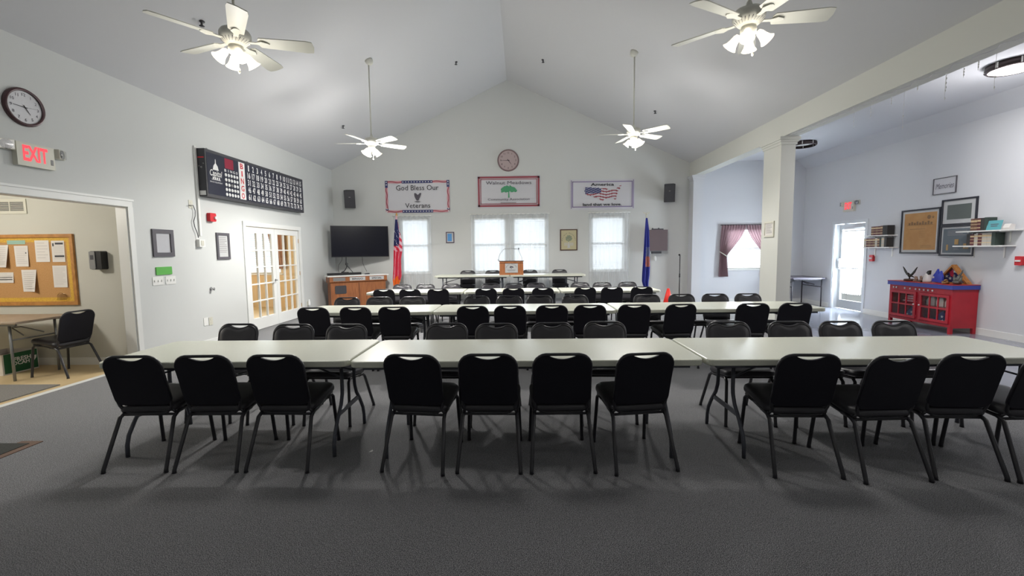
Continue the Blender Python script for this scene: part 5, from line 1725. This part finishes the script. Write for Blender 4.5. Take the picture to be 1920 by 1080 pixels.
# ------------------------------------------------------------------ the side room seen through the opening
YF = 5.95
x0, x1 = -8.2, -6.08
z0, z1 = 0.84, 1.81
w, h = x1 - x0, z1 - z0
o = thing('notice_board', 'cork notice board with wooden frame and yellow border in the side room', 'notice board', ((x0 + x1) / 2, YF, (z0 + z1) / 2))
frame_bars(w, h, 0.045, 0.03).build('frame', 'corkframe', o)
MB().box(-w / 2 + 0.045, w / 2 - 0.045, -0.012, 0, -h / 2 + 0.045, h / 2 - 0.045).build('cork_panel', 'cork', o)
frame_bars(w - 0.1, h - 0.1, 0.055, 0.0145).build('yellow_border', 'yellowb', o)
B0 = Vector(((x0 + x1) / 2, YF, (z0 + z1) / 2))
def sheet(pts, label, seed, bars=None, curl=0.02, name='pinned_sheet', m='paper', cat='paper sheet', nl=9):
    a, b = ay(pts[0], pts[1], YF), ay(pts[2], pts[3], YF)
    w, h = b.x - a.x, a.z - b.z
    t = thing(name, label, cat, ((a.x + b.x) / 2, YF - 0.014, (a.z + b.z) / 2), 0, 'papers on the notice board' if m == 'paper' else None)
    r = random.Random(seed)
    sh = r.uniform(-0.004, 0.004)
    def fn(u, v):
        return (-w / 2 + w * u + sh * v, -0.001 - curl * (u ** 3) * v, h / 2 - h * v)
    MB().grid(fn, 10, 8).build('sheet', m, t)
    if nl:
        mb = MB()
        p = h * 0.82 / nl
        for k in range(nl):
            v0 = 0.1 + 0.82 * k / nl
            e = r.choice((0.88, 0.9, 0.7))
            P = lambda u, v: (lambda q: (q[0], q[1] - 0.0015, q[2]))(fn(u, v))
            mb.add([P(0.12, v0 + 0.3 / nl * 0.82), P(e, v0 + 0.3 / nl * 0.82), P(e, v0), P(0.12, v0)], [(0, 1, 2, 3)])
        mb.build('small_print', mat('faint_print', '#c6c2be', 0.8) if 'faint_print' not in bpy.data.materials else bpy.data.materials['faint_print'], t)
    if bars:
        mb = MB()
        for (u0, u1, v0, v1) in bars:
            mb.add([P2 for P2 in [(lambda q: (q[0], q[1] - 0.002, q[2]))(fn(u_, v_)) for u_, v_ in ((u0, v1), (u1, v1), (u1, v0), (u0, v0))]], [(0, 1, 2, 3)])
        mb.build('bold_print', 'dgrey', t)
    return t
sheet((-20, 460, 22, 501), 'white sheet at the left picture edge with a curled right side', 1, curl=0.05)
sheet((28, 461, 58, 499.5), 'white sheet with a small round mark, second in the top row', 2, [(0.8, 0.88, 0.32, 0.38)], 0.015)
sheet((66.5, 451, 97, 491), 'thin white sheet directly left of the flyer with dark bars', 3, curl=0.003, nl=6)
sheet((97.5, 451.5, 125.5, 491), 'white flyer with two dark bars in the top right corner of the board', 4, [(0.3, 0.92, 0.09, 0.18), (0.2, 0.95, 0.69, 0.77), (0.08, 0.2, 0.12, 0.26)], 0.003)
sheet((-12, 511, 29.5, 530), 'short white slip with dark rules at the left edge of the board', 5, [(0.1, 0.95, 0.45, 0.5), (0.1, 0.95, 0.64, 0.72)], 0.01, nl=4)
sheet((42, 506, 74.5, 546.5), 'white sheet with curled edge, middle of the lower row', 6, curl=0.05)
sheet((100, 498, 130.5, 538.5), 'white typed sheet at the right of the lower row', 7, curl=0.008)
sheet((15, 451, 50, 458), 'narrow mint green strip at the top of the cork board', 8, None, 0.002, 'label_strip', 'mint', 'label strip', 0)
a = ay(117, 556, YF - 0.03)
o = MB().tube([(-0.06, 0, 0.03), (-0.02, -0.01, 0.05), (0.05, -0.01, 0.04), (0.07, 0, 0.0)], 0.006, 6).prism([(-0.06, -0.05), (0.06, -0.045), (0.08, -0.01), (0.03, 0.04), (-0.05, 0.03)], -0.02, 0.0).build('tack_bag', glass_mat('clear_bag', (0.85, 0.83, 0.8)))
o.location = a
tag(o, 'small clear bag of tacks at the lower right corner of the cork board', 'bag')
a = ay(183, 488, YF)
o = thing('dispenser', 'black and grey hand sanitizer dispenser right of the notice board', 'dispenser', (a.x + 0.07, YF, a.z))
MB().prism(rrect(-0.075, 0.075, -0.125, 0.125, 0.02, 4), -0.1, 0).build('housing', 'black', o)
MB().prism(rrect(-0.078, -0.0, -0.12, 0.12, 0.015, 3), -0.112, -0.1).build('front_cover', 'grey', o)
MB().box(-0.06, -0.015, -0.114, -0.112, 0.01, 0.07).build('window', 'dgrey', o)
o = thing('air_vent', 'cream wall vent grille above the notice board', 'vent', (-6.92, YF, 2.19))
frame_bars(0.46, 0.20, 0.035, 0.012).build('frame', 'offwhite', o)
MB().box(-0.2, 0.2, -0.002, 0, -0.07, 0.07).build('backing', 'dgrey', o)
mb = MB()
for k in range(8):
    z = -0.06 + 0.12 * k / 7
    mb.box(-0.2, 0.2, -0.012, -0.004, z - 0.004, z + 0.003)
mb.box(-0.006, 0.006, -0.012, -0.002, -0.07, 0.07)
mb.build('slats', 'offwhite', o)
# green carton
o = thing('green_carton', 'green and white cardboard carton on the floor under the side table', 'box', (-6.80, 5.60, 0), radians(90))
mb = MB()
mb.box(-0.21, 0.21, -0.21, 0.21, 0, 0.005).box(-0.21, 0.21, -0.21, -0.205, 0, 0.27).box(-0.21, 0.21, 0.205, 0.21, 0, 0.27).box(-0.21, -0.205, -0.21, 0.21, 0, 0.27).box(0.205, 0.21, -0.21, 0.21, 0, 0.27)
mb.build('carton_walls', 'paper', o)
MB().box(-0.19, 0.2, -0.2125, -0.21, 0.015, 0.265).build('green_face', 'greenbox', o)
mb = MB().text('FRESH', 0.02, 0.155, 0.05, -0.0135 - 0.2, 0.2, bold=0.03).text('OCAH', 0.0, 0.105, 0.045, -0.0135 - 0.2, 0.2, bold=0.03)
flat(mb, [(0.14, 0.12), (0.16, 0.12), (0.185, 0.15), (0.19, 0.185), (0.14, 0.185)], -0.2135)
mb.build('lettering', 'white', o)
MB().box(-0.215, -0.21, -0.12, 0.2, 0.12, 0.27).build('brown_flap', 'brown', o)
MB().box(-0.2, 0.2, -0.2, 0.2, 0.02, 0.2).build('contents', 'brown', o)
# mats
o = MB().box(-6.9, -5.42, 3.2, 4.98, 0, 0.012).build('entry_mat', 'mat_grey')
tag(o, 'grey entry mat on the beige tile of the side room', 'mat')
o = thing('floor_mat', 'black floor mat with rust edge at the left picture edge', 'mat', (-4.6, 2.6, 0))
MB().box(-0.6, 0.62, -0.7, 0.78, 0, 0.01).build('pile', 'mat_black', o)
MB().box(0.62, 0.68, 0.5, 0.83, 0, 0.006).box(0.5, 0.68, 0.78, 0.83, 0, 0.006).build('rust_corner', 'mat_edge', o)
p = az(695, 847, 0)
o = MB().add([(-0.012, -0.008, 0.001), (0.014, -0.01, 0.004), (0.012, 0.009, 0.012), (-0.006, 0.012, 0.002), (0.02, 0.0, 0.008)], [(0, 1, 2, 3), (1, 4, 2)]).build('paper_scrap', 'white')
o.location = p
tag(o, 'tiny white paper scrap on the carpet between the front table groups', 'paper scrap')
t = thing('plug_in_freshener', 'small white plug-in freshener low on the wall right of the french doors', 'air freshener', (LX, 10.62, 0.28), radians(90))
MB().prism(rrect(-0.04, 0.04, -0.06, 0.06, 0.005, 3), -0.008, 0).build('wall_plate', 'offwhite', t)
MB().lathe([(0.026, -0.04), (0.03, -0.03), (0.03, 0.05), (0.016, 0.08), (0.013, 0.11), (0.0, 0.112)], 12, (0, -0.04, 0)).build('body', 'white', t)
